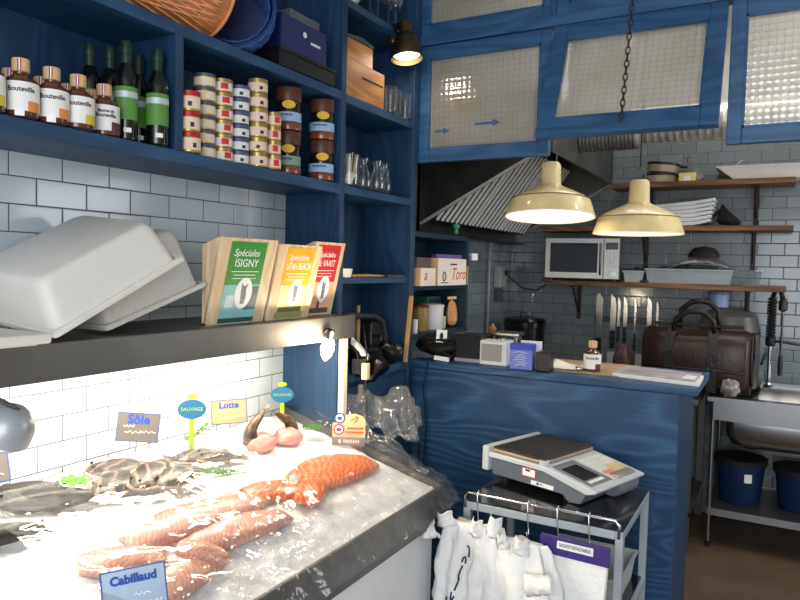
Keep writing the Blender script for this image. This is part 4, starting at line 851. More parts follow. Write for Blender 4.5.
r = thing('duct_elbow', 'cream metal cone at the end of the silver spiral duct', 'duct', (-.93, 4.3, 2.40)); B().loft([[(.07, .10 * math.cos(a), .025 + .10 * math.sin(a)) for a in [2 * PI * i / 20 for i in range(20)]], [(-.06, .05 * math.cos(a), .025 + .05 * math.sin(a)) for a in [2 * PI * i / 20 for i in range(20)]]]).done('cone', mat('cream sheet metal', rgb(214, 204, 184), .5), r, smooth=True); B().box((-.1, -.03, .0), (-.055, .03, .05)).done('bracket', 'steel_d', r)
# pendants
AX_ = V(-.95, -.29, 0).normalized()
def pendant(label, x, y, z, k=1.0, tilt=0.0):
    r = thing('pendant_lamp', label, 'pendant lamp', (x, y, z), group='cream enamel pendant lamps')
    prof = [(.196, 0), (.200, .004), (.178, .072), (.172, .080), (.150, .094), (.10, .118), (.055, .138), (.047, .146), (.043, .235), (.036, .246), (.002, .248)]
    b = B(); b.loft([[(a * k * math.cos(t), a * k * math.sin(t), z_ * k) for t in [2 * PI * i / 44 for i in range(44)]] for a, z_ in prof], cap=False); 
    sh_ = b.done('enamel_shade', 'cream', r, smooth=True)
    b = B(); b.loft([[(a * k * math.cos(t), a * k * math.sin(t), z_ * k) for t in [2 * PI * i / 44 for i in range(44)]] for a, z_ in [(.197, .0005), (.193, .003), (.172, .070), (.14, .088), (.05, .128), (.002, .13)]], cap=False); b.done('white_lining', 'creamin', r, smooth=True)
    b = B(); b.tube([(.1985 * k * math.cos(t), .1985 * k * math.sin(t), .002) for t in [2 * PI * i / 48 for i in range(49)]], .003, 6); b.done('rim', 'creamin', r, smooth='all')
    b = B(); b.tube([(.1765 * k * math.cos(t), .1765 * k * math.sin(t), .0765 * k) for t in [2 * PI * i / 48 for i in range(49)]], .0022, 5); b.done('worn_edge', 'rust', r, smooth='all')
    B().ball((0, 0, .075 * k), .032, 14, 10).done('bulb', mat('pendant bulb', (1, .9, .7, 1), .4, emit=(1, .88, .66, 1), es=5), r, smooth='all')
    b = B(); b.tube([(-.022, 0, .245 * k), (-.024, 0, .285 * k), (0, 0, .305 * k), (.024, 0, .285 * k), (.022, 0, .245 * k)], .0035, 6); b.done('hanging_loop', 'steel_d', r, smooth='all')
    inv = Matrix.Rotation(-tilt, 3, AX_).to_euler(); top = Matrix.Rotation(tilt, 3, AX_) @ V(0, 0, .30 * k)
    for nm_, z0_, z1_, q_ in (('cord', 0, 3.1 - z - top.z, .003), ('ceiling_rose', 3.065 - z - top.z, 3.1 - z - top.z, .04)): B().cyl((0, 0, z0_), (0, 0, z1_), q_, 12).done(nm_, 'rubber', r, loc=(0, 0, .30 * k), rot=inv)
    r.rotation_euler = Matrix.Rotation(tilt, 3, AX_).to_euler()
pendant('cream enamel pendant lamp in front of the range hood', -.925, 3.02, 1.785, tilt=math.radians(5)); pendant('cream enamel pendant lamp in front of the kitchen shelves', -.588, 3.28, 1.722)
# back wall shelves
def wshelf(label, x0, x1, z, brs, t=.032, dep=.24):
    r = thing('wall_shelf', label, 'shelf', ((x0 + x1) / 2, WY, z), group='brown kitchen wall shelves'); c = (x0 + x1) / 2
    B().box((x0 - c, -dep, -t), (x1 - c, -.002, 0)).done('board', 'oak', r, bevel=.003)
    for x in brs:
        x -= c; b = B(); b.box((x - .014, -.012, -.27), (x + .014, -.002, -t)); b.box((x - .014, -dep + .03, -t - .008), (x + .014, -.012, -t)); b.tube([(x, -.008, -.22), (x, -dep * .45, -.13), (x, -dep + .05, -t - .005)], .006, 6); b.done('bracket', mat('dark iron bracket', rgb(48, 38, 34), .5, .4, .3), r)
    return r
SHZ = (2.118, 1.842, 1.482)
wshelf('brown wooden wall shelf, topmost of three, holding pans and a white tray', -1.0, .045, SHZ[0], (-.16, -.78)); wshelf('brown wooden wall shelf, middle of three, behind the pendant lamps', -1.46, .045, SHZ[1], (-.165, -.8)); wshelf('brown wooden wall shelf, lowest of three, holding the microwave', -1.44, .025, SHZ[2], (-1.235, -.185))
SY = WY - .12
# microwave
r = thing('microwave_oven', 'stainless microwave oven on the lowest kitchen shelf', 'microwave', (-1.17, 4.655, SHZ[2]), rz=.15); X0_, X1_, Y0_, Hh = -.235, .235, -.21, .28
B().box((X0_, Y0_, .012), (X1_, .11, Hh)).done('body', 'steel_d', r, bevel=.004); 
for x in (-.2, .2):
    for y in (-.17, .10): B().cyl((x, y, 0), (x, y, .014), .012, 10).done('foot', 'black', r)
dr_ = B().box((X0_ + .002, Y0_ - .018, .016), (.135, Y0_ - .0005, Hh - .004)).done('door', mat('oven steel', rgb(150, 150, 147), .4, .8, .05), r, bevel=.003)
B().box((X0_ + .035, Y0_ - .0195, .055), (.10, Y0_ - .0178, Hh - .035)).done('door_window', mat('dark door glass', rgb(26, 30, 34), .12, 0, .1, spec=.3), dr_)
B().tube([(.118, Y0_ - .018, .045), (.118, Y0_ - .042, .055), (.118, Y0_ - .042, Hh - .05), (.118, Y0_ - .018, Hh - .04)], .007, 8).done('door_handle', 'steel_d', dr_, smooth='all')
cp_ = B().box((.138, Y0_ - .012, .016), (X1_ - .002, Y0_ - .0005, Hh - .004)).done('control_panel', bpy.data.materials['oven steel'], r, bevel=.002); B().box((.148, Y0_ - .0135, Hh - .075), (X1_ - .012, Y0_ - .0118, Hh - .03)).done('display', 'blackm', cp_)
for i in range(4):
    for j in range(3):
        B().box((.153 + j * .026, Y0_ - .0138, Hh - .108 - i * .026), (.172 + j * .026, Y0_ - .0118, Hh - .092 - i * .026)).done('key', mat('grey key', rgb(196, 196, 194), .5) if (i + j) == 0 else bpy.data.materials['grey key'], cp_)
B().cyl((.20, Y0_ - .012, .05), (.20, Y0_ - .022, .05), .017, 20).done('dial', 'white', cp_, smooth=True)
b = B(); b.tube([(-1.405, 4.74, 1.49), (-1.44, 4.72, 1.455), (-1.52, 4.70, 1.40), (-1.60, 4.62, 1.42), (-1.68, 4.56, 1.50)], .005, 8); tag(b.done('power_cable', 'rubber', smooth='all'), 'black cable looping from the microwave to the grey wall socket', 'cable')
r = thing('wall_socket', 'grey socket box on the tiled corner left of the microwave', 'socket', (WX + .002, 4.50, 1.42)); B().box((0, -.06, 0), (.05, .06, .145)).done('box', mat('light grey box', rgb(150, 152, 154), .5), r, bevel=.004); B().box((.0, -.045, -.10), (.035, .045, -.012)).done('lower_box', mat('dark grey box', rgb(66, 68, 70), .5), r, bevel=.003); B().cyl((.05, .03, .10), (.065, .03, .10), .018, 14).done('plug', 'black', r)
b = B(); b.tube([(WX + .02, 4.30, .9), (WX + .02, 4.30, 1.40), (WX + .02, 4.30, 1.72)], .011, 8); tag(b.done('water_pipe', mat('grey pipe', rgb(128, 132, 134), .4), smooth='all'), 'thin grey pipe running up the tiles beside the cupboard', 'pipe')
# stuff on the low shelf
greyt = mat('grey translucent tub', rgb(150, 160, 166), .35, 0, .06); 
def otub(label, x, y, z, w, d, h, m, name='plastic_container', grp='tubs on the lowest kitchen shelf'):
    r = thing(name, label, 'container', (x, y, z), group=grp); q = .012
    b = B(); R_ = lambda s_, zz: [(-w / 2 + s_, -d / 2 + s_, zz), (w / 2 - s_, -d / 2 + s_, zz), (w / 2 - s_, d / 2 - s_, zz), (-w / 2 + s_, d / 2 - s_, zz)]
    b.loft([R_(q, 0), R_(0, h), R_(.003, h), R_(q + .002, .004)]); b.done('shell', m, r, bevel=.002)
    b = B(); b.loft([R_(0, h - .008), R_(-.006, h - .008), R_(-.006, h), R_(.003, h), R_(.003, h - .008)], cap=False); b.done('rim', m, r); return r
S3 = SHZ[2]
otub('long grey plastic tub on the lowest shelf under a heap of cloth', -.515, SY, S3, .50, .20, .092, greyt); otub('small pale tub on the lowest shelf next to the microwave', -.84, SY, S3, .13, .18, .075, mat('pale tub', rgb(176, 180, 180), .4)); otub('clear tub at the right end of the lowest shelf', -.175, SY, S3, .13, .18, .095, 'glass')
r = thing('roasting_lid', 'flat dark lid lying on the small pale tub', 'lid', (-.835, SY, S3 + .077)); B().box((-.075, -.09, 0), (.075, .09, .012)).done('plate', 'black', r, bevel=.004); B().cyl((0, 0, .012), (0, 0, .022), .015, 12).done('knob', 'blackm', r)
r = thing('cloth_heap', 'grey and white cloths heaped on the long grey tub', 'cloth', (-.48, SY, S3 + .094))
for k, (w_, h_, m_) in enumerate(((.44, .045, mat('grey cloth', rgb(106, 104, 102), .8, 0, .2)), (.36, .062, mat('striped pale cloth', rgb(176, 172, 166), .8, 0, .25, 30)), (.30, .07, mat('taupe cloth', rgb(92, 84, 80), .8, 0, .2)))):
    B().grid(20, 10, lambda u, v: ((u - .5) * w_ + .03 * k, (v - .5) * (.19 - .02 * k) - .004 * k, h_ * math.sin(PI * u) ** .7 * (1 - .3 * (2 * v - 1) ** 2) + .006 * noise.noise(V(u * 9, v * 6, k)))).done('cloth', m_, r, smooth='all', solid=.003)
r = thing('black_dome', 'black dome shaped bowl behind the cloth heap', 'bowl', (-.44, SY + .045, S3 + .17)); B().lathe([(.09, 0), (.092, .004), (.085, .03), (.06, .058), (.002, .068)], 26, sy=.6).done('shell', 'rubber', r, smooth=True); B().box((-.08, -.03, -.075), (.08, .03, .0)).done('lower_block', 'black', r)
b = B(); b.lathe([(.022, 0), (.028, .004), (.028, .012), (.016, .014), (.016, .004)], 18); tag(b.done('hose_coil', 'black', smooth=True, loc=(-.77, 4.585, S3 + .0005)), 'small black ring on the shelf edge between the two tubs', 'ring')
# middle shelf
S2 = SHZ[1]
r = thing('plate_stack', 'leaning stack of crumpled white trays on the middle shelf', 'trays', (-.60, SY, S2)); 
for k in range(6):
    b = B(); x0, x1 = -.155, .20 + .004 * k; z = .004 + k * .0215
    b.loft([[(x0, -.08, z), (x0, .08, z), (x0, .08, z + .021), (x0, -.08, z + .021)], [(.10, -.08, z + .004 * k), (.10, .08, z + .004 * k), (.10, .08, z + .0235 + .004 * k), (.10, -.08, z + .0235 + .004 * k)], [(x1, -.085, z + .022 + .004 * k), (x1, .085, z + .022 + .004 * k), (x1, .085, z + .041 + .004 * k), (x1, -.085, z + .041 + .004 * k)]]); b.done('tray', mat('white tray', rgb(222, 222, 226), .5) if k == 0 else bpy.data.materials['white tray'], r, bevel=.003)
r = thing('black_bag', 'black cloth bag slumped beside the white trays on the middle shelf', 'bag', (-.295, SY, S2)); B().loft([[(-.10, -.07, 0), (.10, -.07, 0), (.10, .07, 0), (-.10, .07, 0)], [(-.075, -.05, .06), (.045, -.05, .05), (.045, .05, .05), (-.075, .05, .06)], [(-.06, -.02, .12), (-.02, -.02, .105), (-.02, .02, .105), (-.06, .02, .12)], [(-.05, -.01, .14), (-.045, -.01, .14), (-.045, .01, .14), (-.05, .01, .14)]]).done('body', 'rubber', r, sub=1); B().tube([(-.06, 0, .10), (-.11, 0, .05), (-.13, 0, .012)], .010, 6).done('strap', 'rubber', r, smooth='all')
for i, x in enumerate((-1.06, -1.02, -.98)):
    r = thing('spice_jar', ['small jar on the middle shelf behind the left lamp, leftmost of three', 'small jar on the middle shelf behind the left lamp, in the middle', 'small jar on the middle shelf behind the left lamp, rightmost of three'][i], 'jar', (x, 4.62, S2), group='small jars on the middle shelf'); B().lathe([(.014, 0), (.016, .003), (.016, .04), (.012, .045)], 14).done('glass_body', mat('pale jar', rgb(190, 186, 176), .3) if i == 0 else bpy.data.materials['pale jar'], r, smooth=True); B().lathe([(.013, .044), (.015, .046), (.015, .06), (.013, .062)], 14).done('lid', 'steel', r, smooth=True)
# top shelf
S1 = SHZ[0]; blackpan = mat('black enamel pan', rgb(26, 25, 25), .35, 0, .2); bisque = mat('beige pan side', rgb(176, 158, 136), .5, 0, .08)
def pan(label, x, z, tl):
    r = thing('frying_pan', label, 'pan', (x, SY, z), rot=(0, tl, 0), group='beige pans on the top shelf'); B().lathe([(.085, 0), (.09, .003), (.10, .05), (.096, .05), (.085, .008)], 28).done('pan_body', bisque, r, smooth=True); B().lathe([(.098, .045), (.104, .048), (.104, .06), (.095, .062), (.09, .05)], 28).done('black_rim', blackpan, r, smooth=True); B().tube([(.06, .07, .05), (.09, .085, .058), (.13, .095, .06)], .009, 8).done('handle', blackpan, r, smooth='all')
pan('lower beige pan with a black rim on the top shelf', -.715, S1, 0); pan('upper beige pan tilted on the lower one on the top shelf', -.70, S1 + .068, .12)
r = thing('butter_box', 'pale yellow box on the top shelf beside the beige pans', 'box', (-.54, 4.60, S1)); B().box((-.048, -.03, .0), (.048, .03, .052)).done('body', mat('butter yellow box', rgb(232, 214, 130), .6), r, bevel=.002); B().box((-.02, -.032, 0), (.02, -.03, .028)).done('white_label', 'paper', r)
r = thing('metal_grater', 'steel grater leaning on the top shelf', 'grater', (-.455, 4.62, S1), rot=(0, math.radians(-30), 0)); b = B(); b.box((-.022, -.012, .012), (.022, .012, .15)); b.done('blade_box', 'steel', r, bevel=.003); B().tube([(-.014, 0, .15), (-.014, 0, .175), (.014, 0, .175), (.014, 0, .15)], .004, 6).done('handle', 'steel_d', r, smooth='all')
r = thing('metal_whisk', 'steel utensil lying against the grater on the top shelf', 'utensil', (-.37, 4.64, S1 + .012), rot=(0, math.radians(50), 0)); B().cyl((0, 0, .03), (0, 0, .17), .005, 8).done('handle', 'steel', r); b = B()
for k in range(4): a = k * PI / 4; b.tube([(0, 0, .03), (.02 * math.cos(a), .02 * math.sin(a), .0), (0, 0, -.0), (-.02 * math.cos(a), -.02 * math.sin(a), .0), (0, 0, .03)], .0018, 5)
b.done('wires', 'steel', r)
r = thing('white_tray', 'long white ribbed tray on the top kitchen shelf', 'tray', (-.02, SY, S1)); b = B(); R_ = lambda w0, w1, d_, zz: [(-w0, -d_, zz), (w1, -d_, zz), (w1, d_, zz), (-w0, d_, zz)]
b.loft([R_(.26, .28, .09, 0), R_(.355, .36, .115, .075), R_(.35, .355, .11, .075), R_(.25, .27, .085, .006)]); b.done('shell', mat('off white tray', rgb(222, 216, 210), .5, 0, .03), r, bevel=.003); b = B(); b.loft([R_(.36, .365, .12, .072), R_(.36, .365, .12, .08), R_(.35, .355, .11, .08), R_(.35, .355, .11, .072)], cap=False); b.done('rim', bpy.data.materials['off white tray'], r)
wshelf('far end shelf bracket board beyond the top shelf', .06, .75, S1 - .005, (.5,)) if False else None
# knives on a magnetic bar
r = thing('magnetic_bar', 'black magnetic knife bar on the grey tiles', 'knife bar', (-.93, WY, 1.205)); B().box((-.19, -.018, 0), (.19, -.001, .035)).done('bar', 'black', r, bevel=.002); b = B(); b.box((-.185, -.0188, .008), (.185, -.0178, .012)); b.box((-.185, -.0188, .022), (.185, -.0178, .026)); b.done('magnet_strip', 'steel_d', r)
def knife(label, x, z0, z1, w, hl, pointed=True, hm='black'):
    r = thing('kitchen_knife', label, 'knife', (x, WY - .0245, z0), group='kitchen knives on the magnetic bar'); L_ = z1 - z0
    po = [(-w / 2, 0), (w / 2, 0), (w / 2, L_ * .72), (w * .3 if pointed else w / 2, L_ * .88), (-w / 2 if pointed else -w * .1, L_)]
    if not pointed: po.append((-w / 2, L_ * .93))
    B().prism(po, .003, FX(0, .003, 0)).done('blade', mat('polished blade', rgb(200, 202, 204), .22, .9, .05) if 'polished blade' not in bpy.data.materials else bpy.data.materials['polished blade'], r)
    b = B(); b.box((-w * .42, -.005, -hl), (w * .42, .009, .004)); b.done('handle', hm, r, bevel=.003)
    b = B()
    for q in (.25, .6): b.cyl((0, -.0055, -hl * q), (0, -.004, -hl * q), .003, 8)
    b.done('rivets', 'steel', r)
for a in ((('widest, long pale knife at the left end of the bar'), -1.088, 1.085, 1.40, .046, .11, False), ('broad knife second from the left on the bar', -.995, 1.14, 1.395, .038, .115, True), ('narrow knife third from the left on the bar', -.957, 1.17, 1.38, .018, .10, True), ('wide short knife fourth from the left with a thick black handle', -.915, 1.17, 1.385, .026, .10, True), ('thin dark knife in the middle of the bar', -.85, 1.13, 1.37, .014, .11, True), ('bright pointed knife fifth on the bar beside the leather bag', -.76, 1.16, 1.385, .030, .11, True), ('slim knife at the right end of the bar', -.71, 1.16, 1.36, .014, .11, True)): knife(*a)
# worktop along the back wall, left of the sink
r = thing('work_table', 'steel work table along the kitchen back wall behind the bar counter', 'table', (-1.03, 4.40, 0)); B().box((-.68, -.38, .83), (.66, .39, .862)).done('table_top', 'steel', r, bevel=.002)
for x in (-.64, .62):
    for y in (-.34, .35): B().box((x - .02, y - .02, 0), (x + .02, y + .02, .83)).done('leg', 'steel_d', r)
B().box((-.66, -.36, .20), (.64, .37, .22)).done('lower_shelf', 'steel_d', r)
ZT = .8625
r = thing('stock_pot', 'large black cooking pot on the work table', 'pot', (-1.50, 4.42, ZT)); B().lathe([(.125, 0), (.13, .006), (.135, .30), (.14, .305), (.14, .335), (.135, .34)], 30).done('pot_body', 'blackm', r, smooth=True); B().lathe([(.139, .34), (.142, .343), (.13, .36), (.03, .375), (.002, .376)], 28).done('lid', 'blackm', r, smooth=True); B().tube([(-.03, 0, .374), (-.03, 0, .395), (.03, 0, .395), (.03, 0, .374)], .006, 6).done('lid_handle', 'steel', r, smooth='all'); B().tube([(.04, -.135, .27), (.04, -.165, .27), (-.04, -.165, .27), (-.04, -.135, .27)], .006, 6).done('side_handle', 'steel', r, smooth='all')
r = thing('cutting_board', 'pale cutting board leaning against the tiles under the knives', 'board', (-.86, 4.74, ZT), rot=(math.radians(-5), 0, 0)); B().box((-.16, -.008, 0), (.16, .008, .14)).done('board', mat('grey white board', rgb(168, 170, 172), .5, 0, .05), r, bevel=.004); B().box((.10, -.0085, .10), (.14, .0085, .12)).done('grip_slot', 'black', r)
r = thing('meat_pack', 'clear pack of dark meat standing below the knives', 'pack', (-.865, 4.52, ZT)); B().ball((0, 0, .11), (.07, .04, .105), 16, 10, .3, 4).done('pack_body', mat('dark red brown meat', rgb(92, 66, 64), .4, 0, .35, 20), r, smooth='all'); B().box((-.05, -.035, .0), (.05, .035, .012)).done('base_tray', 'paper', r)
# leather bag
r = thing('leather_bag', 'large brown leather holdall with two handles on the work table', 'bag', (-.42, 4.38, ZT), rz=-.05); r.scale = (1.02, 1, 1.17)
def bagring(x, kx):
    pts = []
    for i in range(28):
        a = 2 * PI * i / 28; c_, s_ = math.cos(a), math.sin(a)
        y = .135 * (abs(c_) ** .75) * (1 if c_ > 0 else -1) * kx; z = .158 + .158 * (abs(s_) ** .62) * (1 if s_ > 0 else -1) * (kx if s_ > 0 else 1) * (.96 if s_ > 0 else 1)
        z += .006 * noise.noise(V(x * 9, a * 2, 1)) - (.012 * math.cos(x * 9) if s_ > 0 else 0)
        pts.append((x, y, max(z, 0)))
    return pts
B().loft([bagring(x, k) for x, k in ((-.272, .72), (-.285, .84), (-.27, .95), (-.16, 1), (0, 1.02), (.15, 1), (.255, .95), (.285, .84), (.272, .72))]).done('bag_body', 'leather', r, smooth='all')
for x in (-.13, .10):
    b = B(); b.loft([[(q * .9 ** (i == 4) + s_ * .026, y_ + t_, z_) for s_, t_ in ((-1, 0), (1, 0), (1, .012), (-1, .012))] for i, (q, y_, z_) in enumerate(((x, -.150, .01), (x, -.154, .10), (x, -.150, .20), (x, -.134, .275), (x, -.10, .318)))]); b.done('strap', 'leatherd', r, bevel=.002)
for y, dz in ((-.105, .0), (.075, .045)):
    b = B(); b.tube([(-.115, y, .30), (-.105, y - .005, .355 + dz), (-.05, y - .01, .395 + dz), (.0, y - .01, .402 + dz), (.05, y - .01, .395 + dz), (.095, y - .005, .355 + dz), (.10, y, .30)], .0145, 8); b.done('handle', 'leatherd', r, smooth='all')
B().box((-.24, -.01, .318), (.24, .01, .334)).done('zip', 'leatherd', r, bevel=.004); b = B(); b.tube([(-.27, -.146, .115), (-.1, -.151, .118), (.1, -.151, .118), (.27, -.146, .115)], .006, 6); b.done('seam', 'leatherd', r, smooth='all')
b = B(); b.tube([(.288, .08 * math.cos(t), .17 + .13 * math.sin(t)) for t in [2 * PI * i / 24 for i in range(25)]], .008, 6); b.done('end_piping', 'leatherd', r, smooth='all'); B().cyl((.26, -.10, .15), (.262, -.112, .15), .008, 10).done('stud', 'steel', r)
r = thing('dome_case', 'dark grey rounded case behind the leather bag', 'case', (-.275, 4.655, ZT)); B().lathe([(.17, 0), (.175, .02), (.175, .33), (.15, .43), (.08, .475), (.002, .48)], 30, sy=.75).done('shell', mat('dark grey case', rgb(74, 72, 70), .35, 0, .15), r, smooth=True); B().tube([(.172 * math.cos(t), .13 * math.sin(t), .335) for t in [2 * PI * i / 30 for i in range(31)]], .006, 6).done('seam_ring', 'black', r, smooth='all')
r = thing('plastic_tub', 'small lilac blue tub standing on the dark rounded case', 'tub', (-.335, 4.66, ZT + .48)); B().lathe([(.05, 0), (.055, .004), (.06, .085), (.055, .088)], 22).done('shell', mat('lilac blue tub', rgb(126, 140, 176), .4), r, smooth=True); B().lathe([(.062, .08), (.064, .083), (.064, .098), (.002, .099)], 22).done('lid', mat('grey blue lid', rgb(92, 100, 124), .4), r, smooth=True)
# sink
r = thing('sink_unit', 'stainless steel sink table with a deep round-cornered basin', 'sink', (.2, 4.48, 0)); o = V(.2, 4.48, 0)
SX0, SX1, SY0, SY1 = -.335, 1.1, 4.18, 4.79; bx0, bx1, by0, by1 = -.245, .43, 4.25, 4.72
b = B(); 
for a_, c_ in (((SX0, SY0, .835), (bx0, SY1, .86)), ((bx1, SY0, .835), (SX1, SY1, .86)), ((bx0, SY0, .835), (bx1, by0, .86)), ((bx0, by1, .835), (bx1, SY1, .86))): b.box(V(*a_) - o, V(*c_) - o)
b.done('sink_top', 'steel', r); B().box(V(SX0 + .03, SY0 + .012, .73) - o, V(SX1, SY0 + .022, .836) - o).done('front_apron', 'steel', r, bevel=.001); B().box(V(SX0, SY1 - .012, .86) - o, V(SX1, SY1, .885) - o).done('back_lip', 'steel', r)
def basin(ins, z, rad):
    pts = []
    for cx, cy, a0 in ((bx1 - ins - rad, by1 - ins - rad, 0), (bx0 + ins + rad, by1 - ins - rad, 1), (bx0 + ins + rad, by0 + ins + rad, 2), (bx1 - ins - rad, by0 + ins + rad, 3)):
        for i in range(6): a = (a0 + i / 5) * PI / 2; pts.append(V(cx + rad * math.cos(a), cy + rad * math.sin(a), z) - o)
    return pts
b = B(); b.loft([basin(0, .855, .03), basin(.004, .64, .05), basin(.03, .585, .07), basin(.08, .56, .09)], cap=False); rg = [b.v(p) for p in basin(.08, .56, .09)]; b.face(rg); b.done('basin', 'steel', r, smooth=True, solid=.002)
for x, y in ((SX0 + .03, SY0 + .03), (SX1 - .03, SY0 + .03), (SX0 + .03, SY1 - .04), (SX1 - .03, SY1 - .04)):
    lg = B().cyl(V(x, y, .03) - o, V(x, y, .836) - o, .012, 12).done('leg', 'steel', r, smooth=True); B().cyl(V(x, y, 0) - o, V(x, y, .032) - o, .016, 12).done('foot', 'rubber', lg)
B().box(V(SX0 + .02, SY0 + .02, .185) - o, V(SX1, SY0 + .035, .225) - o).done('shelf_edge', 'steel', r); B().box(V(SX0 + .02, SY0 + .035, .20) - o, V(SX1, SY1 - .02, .215) - o).done('lower_shelf', 'steel_d', r)
r = thing('spray_faucet', 'black and chrome spring spray tap on the sink', 'faucet', (-.045, 4.745, .8605)); B().lathe([(.028, 0), (.028, .01), (.016, .02), (.014, .03)], 18).done('base', 'chrome', r, smooth=True); B().cyl((0, 0, .02), (0, 0, .30), .012, 12).done('riser', 'chrome', r, smooth=True)
b = B(); b.tube([(.0205 * math.cos(t * 2 * PI * 14), .0205 * math.sin(t * 2 * PI * 14), .30 + .25 * t) for t in [i / 196 for i in range(197)]], .0055, 6); b.done('spring', 'rubber', r, smooth='all'); B().tube([(0, 0, .30), (0, 0, .55), (.015, -.03, .60), (.04, -.07, .60), (.055, -.085, .55)], .013, 10).done('hose', 'rubber', r, smooth='all')
B().lathe([(.014, 0), (.024, .01), (.024, .05), (.016, .075)], 16, (.058, -.087, .475)).done('spray_head', 'black', r, smooth=True); B().cyl((.058, -.087, .20), (.058, -.087, .475), .006, 8).done('hanging_rod', 'chrome', r, smooth=True); B().lathe([(.012, -.06), (.014, 0), (.010, .06)], 12, (.058, -.087, .15)).done('side_valve', 'black', r, smooth=True)
B().lathe([(.024, 0), (.028, .01), (.028, .05), (.018, .06)], 16, (0, 0, .255)).done('collar', 'black', r, smooth=True); b = B(); b.tube([(0, 0, .285), (.06, -.02, .285), (.18, -.02, .27)], .006, 8); b.done('spout', 'black', r, smooth='all'); B().tube([(-.005, -.01, .20), (-.03, -.03, .20), (-.036, -.032, .16), (-.044, -.034, .14)], .007, 8).done('lever', 'black', r, smooth='all')
r = thing('oyster_shells', 'dark shell shaped scrubber lying by the sink tap', 'sponge', (-.13, 4.70, .8605)); B().ball((0, 0, .03), (.05, .03, .03), 14, 8, .3, 2).done('pad', mat('brown grey sponge', rgb(86, 76, 62), .8, 0, .3, 30), r, smooth='all'); B().box((-.045, -.03, 0), (.045, .03, .006)).done('dish', 'black', r, bevel=.002)
r = thing('plastic_bag', 'crumpled clear plastic bag hanging over the sink corner', 'bag', (-.225, 4.215, .8605)); B().ball((0, 0, .052), (.045, .035, .05), 20, 12, .5, 6).done('bag_body', clear('cloudy plastic', (.9, .9, .9, 1), .25, .12, .35, (.75, .72, .70, 1), .6, 30), r, smooth='all'); B().ball((-.01, 0, .035), (.036, .026, .034), 14, 8, .5, 1).done('contents', mat('brown grey cloth', rgb(110, 98, 92), .8, 0, .3, 30), r, smooth='all')
# bins on the sink shelf
binb = mat('dark blue plastic', rgb(15, 40, 76), .45, 0, .06)
def bin_(label, x, y, h, rad):
    r = thing('plastic_bin', label, 'bin', (x, y, .2155), group='blue bins under the sink'); B().lathe([(rad * .78, 0), (rad * .8, .004), (rad, h), (rad * .97, h), (rad * .77, .008)], 28).done('bin_body', binb, r, smooth=True); b = B(); b.lathe([(rad * .97, h - .03), (rad * 1.06, h - .028), (rad * 1.07, h + .004), (rad * .95, h + .008), (rad * .3, h - .02), (rad * .02, h - .03)], 28); b.done('bin_liner', 'rubber', r, smooth=True)
    b = B(); b.M = RZ(.3); arcpatch(b, rad * .93, -.08, .24, h * .55, h * .74, 5, .003); b.done('white_label', 'paper', r)
bin_('dark blue bin with a white label under the sink, left one', -.165, 4.46, .26, .135); bin_('dark blue bin with a black liner under the sink, right one', .145, 4.50, .235, .135)

# left cupboard behind the tall panel
r = thing('wall_cupboard', 'open dark teal cupboard on the kitchen side of the tall shelf', 'cupboard', (WX, 3.1, 0)); o = V(WX, 3.1, 0)
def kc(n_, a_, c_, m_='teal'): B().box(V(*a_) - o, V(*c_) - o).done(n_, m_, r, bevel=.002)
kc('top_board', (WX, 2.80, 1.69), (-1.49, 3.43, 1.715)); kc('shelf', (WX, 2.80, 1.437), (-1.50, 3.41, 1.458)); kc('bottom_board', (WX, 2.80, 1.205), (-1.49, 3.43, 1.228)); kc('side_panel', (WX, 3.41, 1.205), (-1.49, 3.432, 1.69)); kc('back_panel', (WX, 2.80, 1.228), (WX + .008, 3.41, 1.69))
cwhite = mat('white carton', rgb(226, 218, 208), .6, 0, .02); cbrown = mat('brown carton side', rgb(206, 164, 122), .7, 0, .05)
def carton(label, y0, y1, z0, h, words, dx=-1.47, d=.19):
    r = thing('carton', label, 'box', (dx, (y0 + y1) / 2, z0), group='white cartons in the cupboard'); w = (y1 - y0) / 2; b = B(); b.box((-d, -w, 0), (-.002, w, h)); b.done('body', cbrown, r, bevel=.001); B().box((-.002, -w, 0), (0, w, h)).done('printed_front', cwhite, r)
    for s_, sz, v, z_ in words: text(s_, sz, 'redi', r, frame((.0004, v, z_), (0, 1, 0), (0, .12, 1)), shear=.35)
    return r
rb = carton('white carton with red script in the cupboard, beside the tall panel', 2.83, 2.985, 1.459, .085, [('a', .075, -.03, .05)])
rb = carton('taller white carton with red script and a hand slot in the cupboard', 3.0, 3.335, 1.459, .135, [('Toro', .085, .07, .055)], -1.463)
B().box((0, -.03, .102), (.0008, .05, .110)).done('hand_slot', 'ink', rb); b = B(); b.tube([(.0008, -.10 + .016 * math.cos(t), .045 + .022 * math.sin(t)) for t in [2 * PI * i / 16 for i in range(17)]], .003, 5); b.box((0, -.135, .012), (.0006, -.05, .016)); b.done('dark_print', 'ink', rb)
r = thing('flap_box', 'brown grey box lying on the smaller carton', 'box', (-1.57, 2.90, 1.5445)); B().box((-.08, -.07, 0), (.08, .07, .045)).done('body', mat('taupe card', rgb(96, 84, 78), .8), r, bevel=.002); B().box((-.082, -.072, .0452), (.082, .072, .050)).done('lid', bpy.data.materials['taupe card'], r)
r = thing('green_carton', 'pale olive carton sticking out at the end of the cupboard shelf', 'box', (-1.60, 3.372, 1.459)); B().box((-.10, -.034, 0), (.12, .034, .10)).done('body', mat('olive card', rgb(172, 164, 110), .7), r, bevel=.002); B().box((.1201, .005, 0), (.1211, .016, .10)).done('stripe', mat('brown stripe', rgb(130, 92, 50), .7), r)
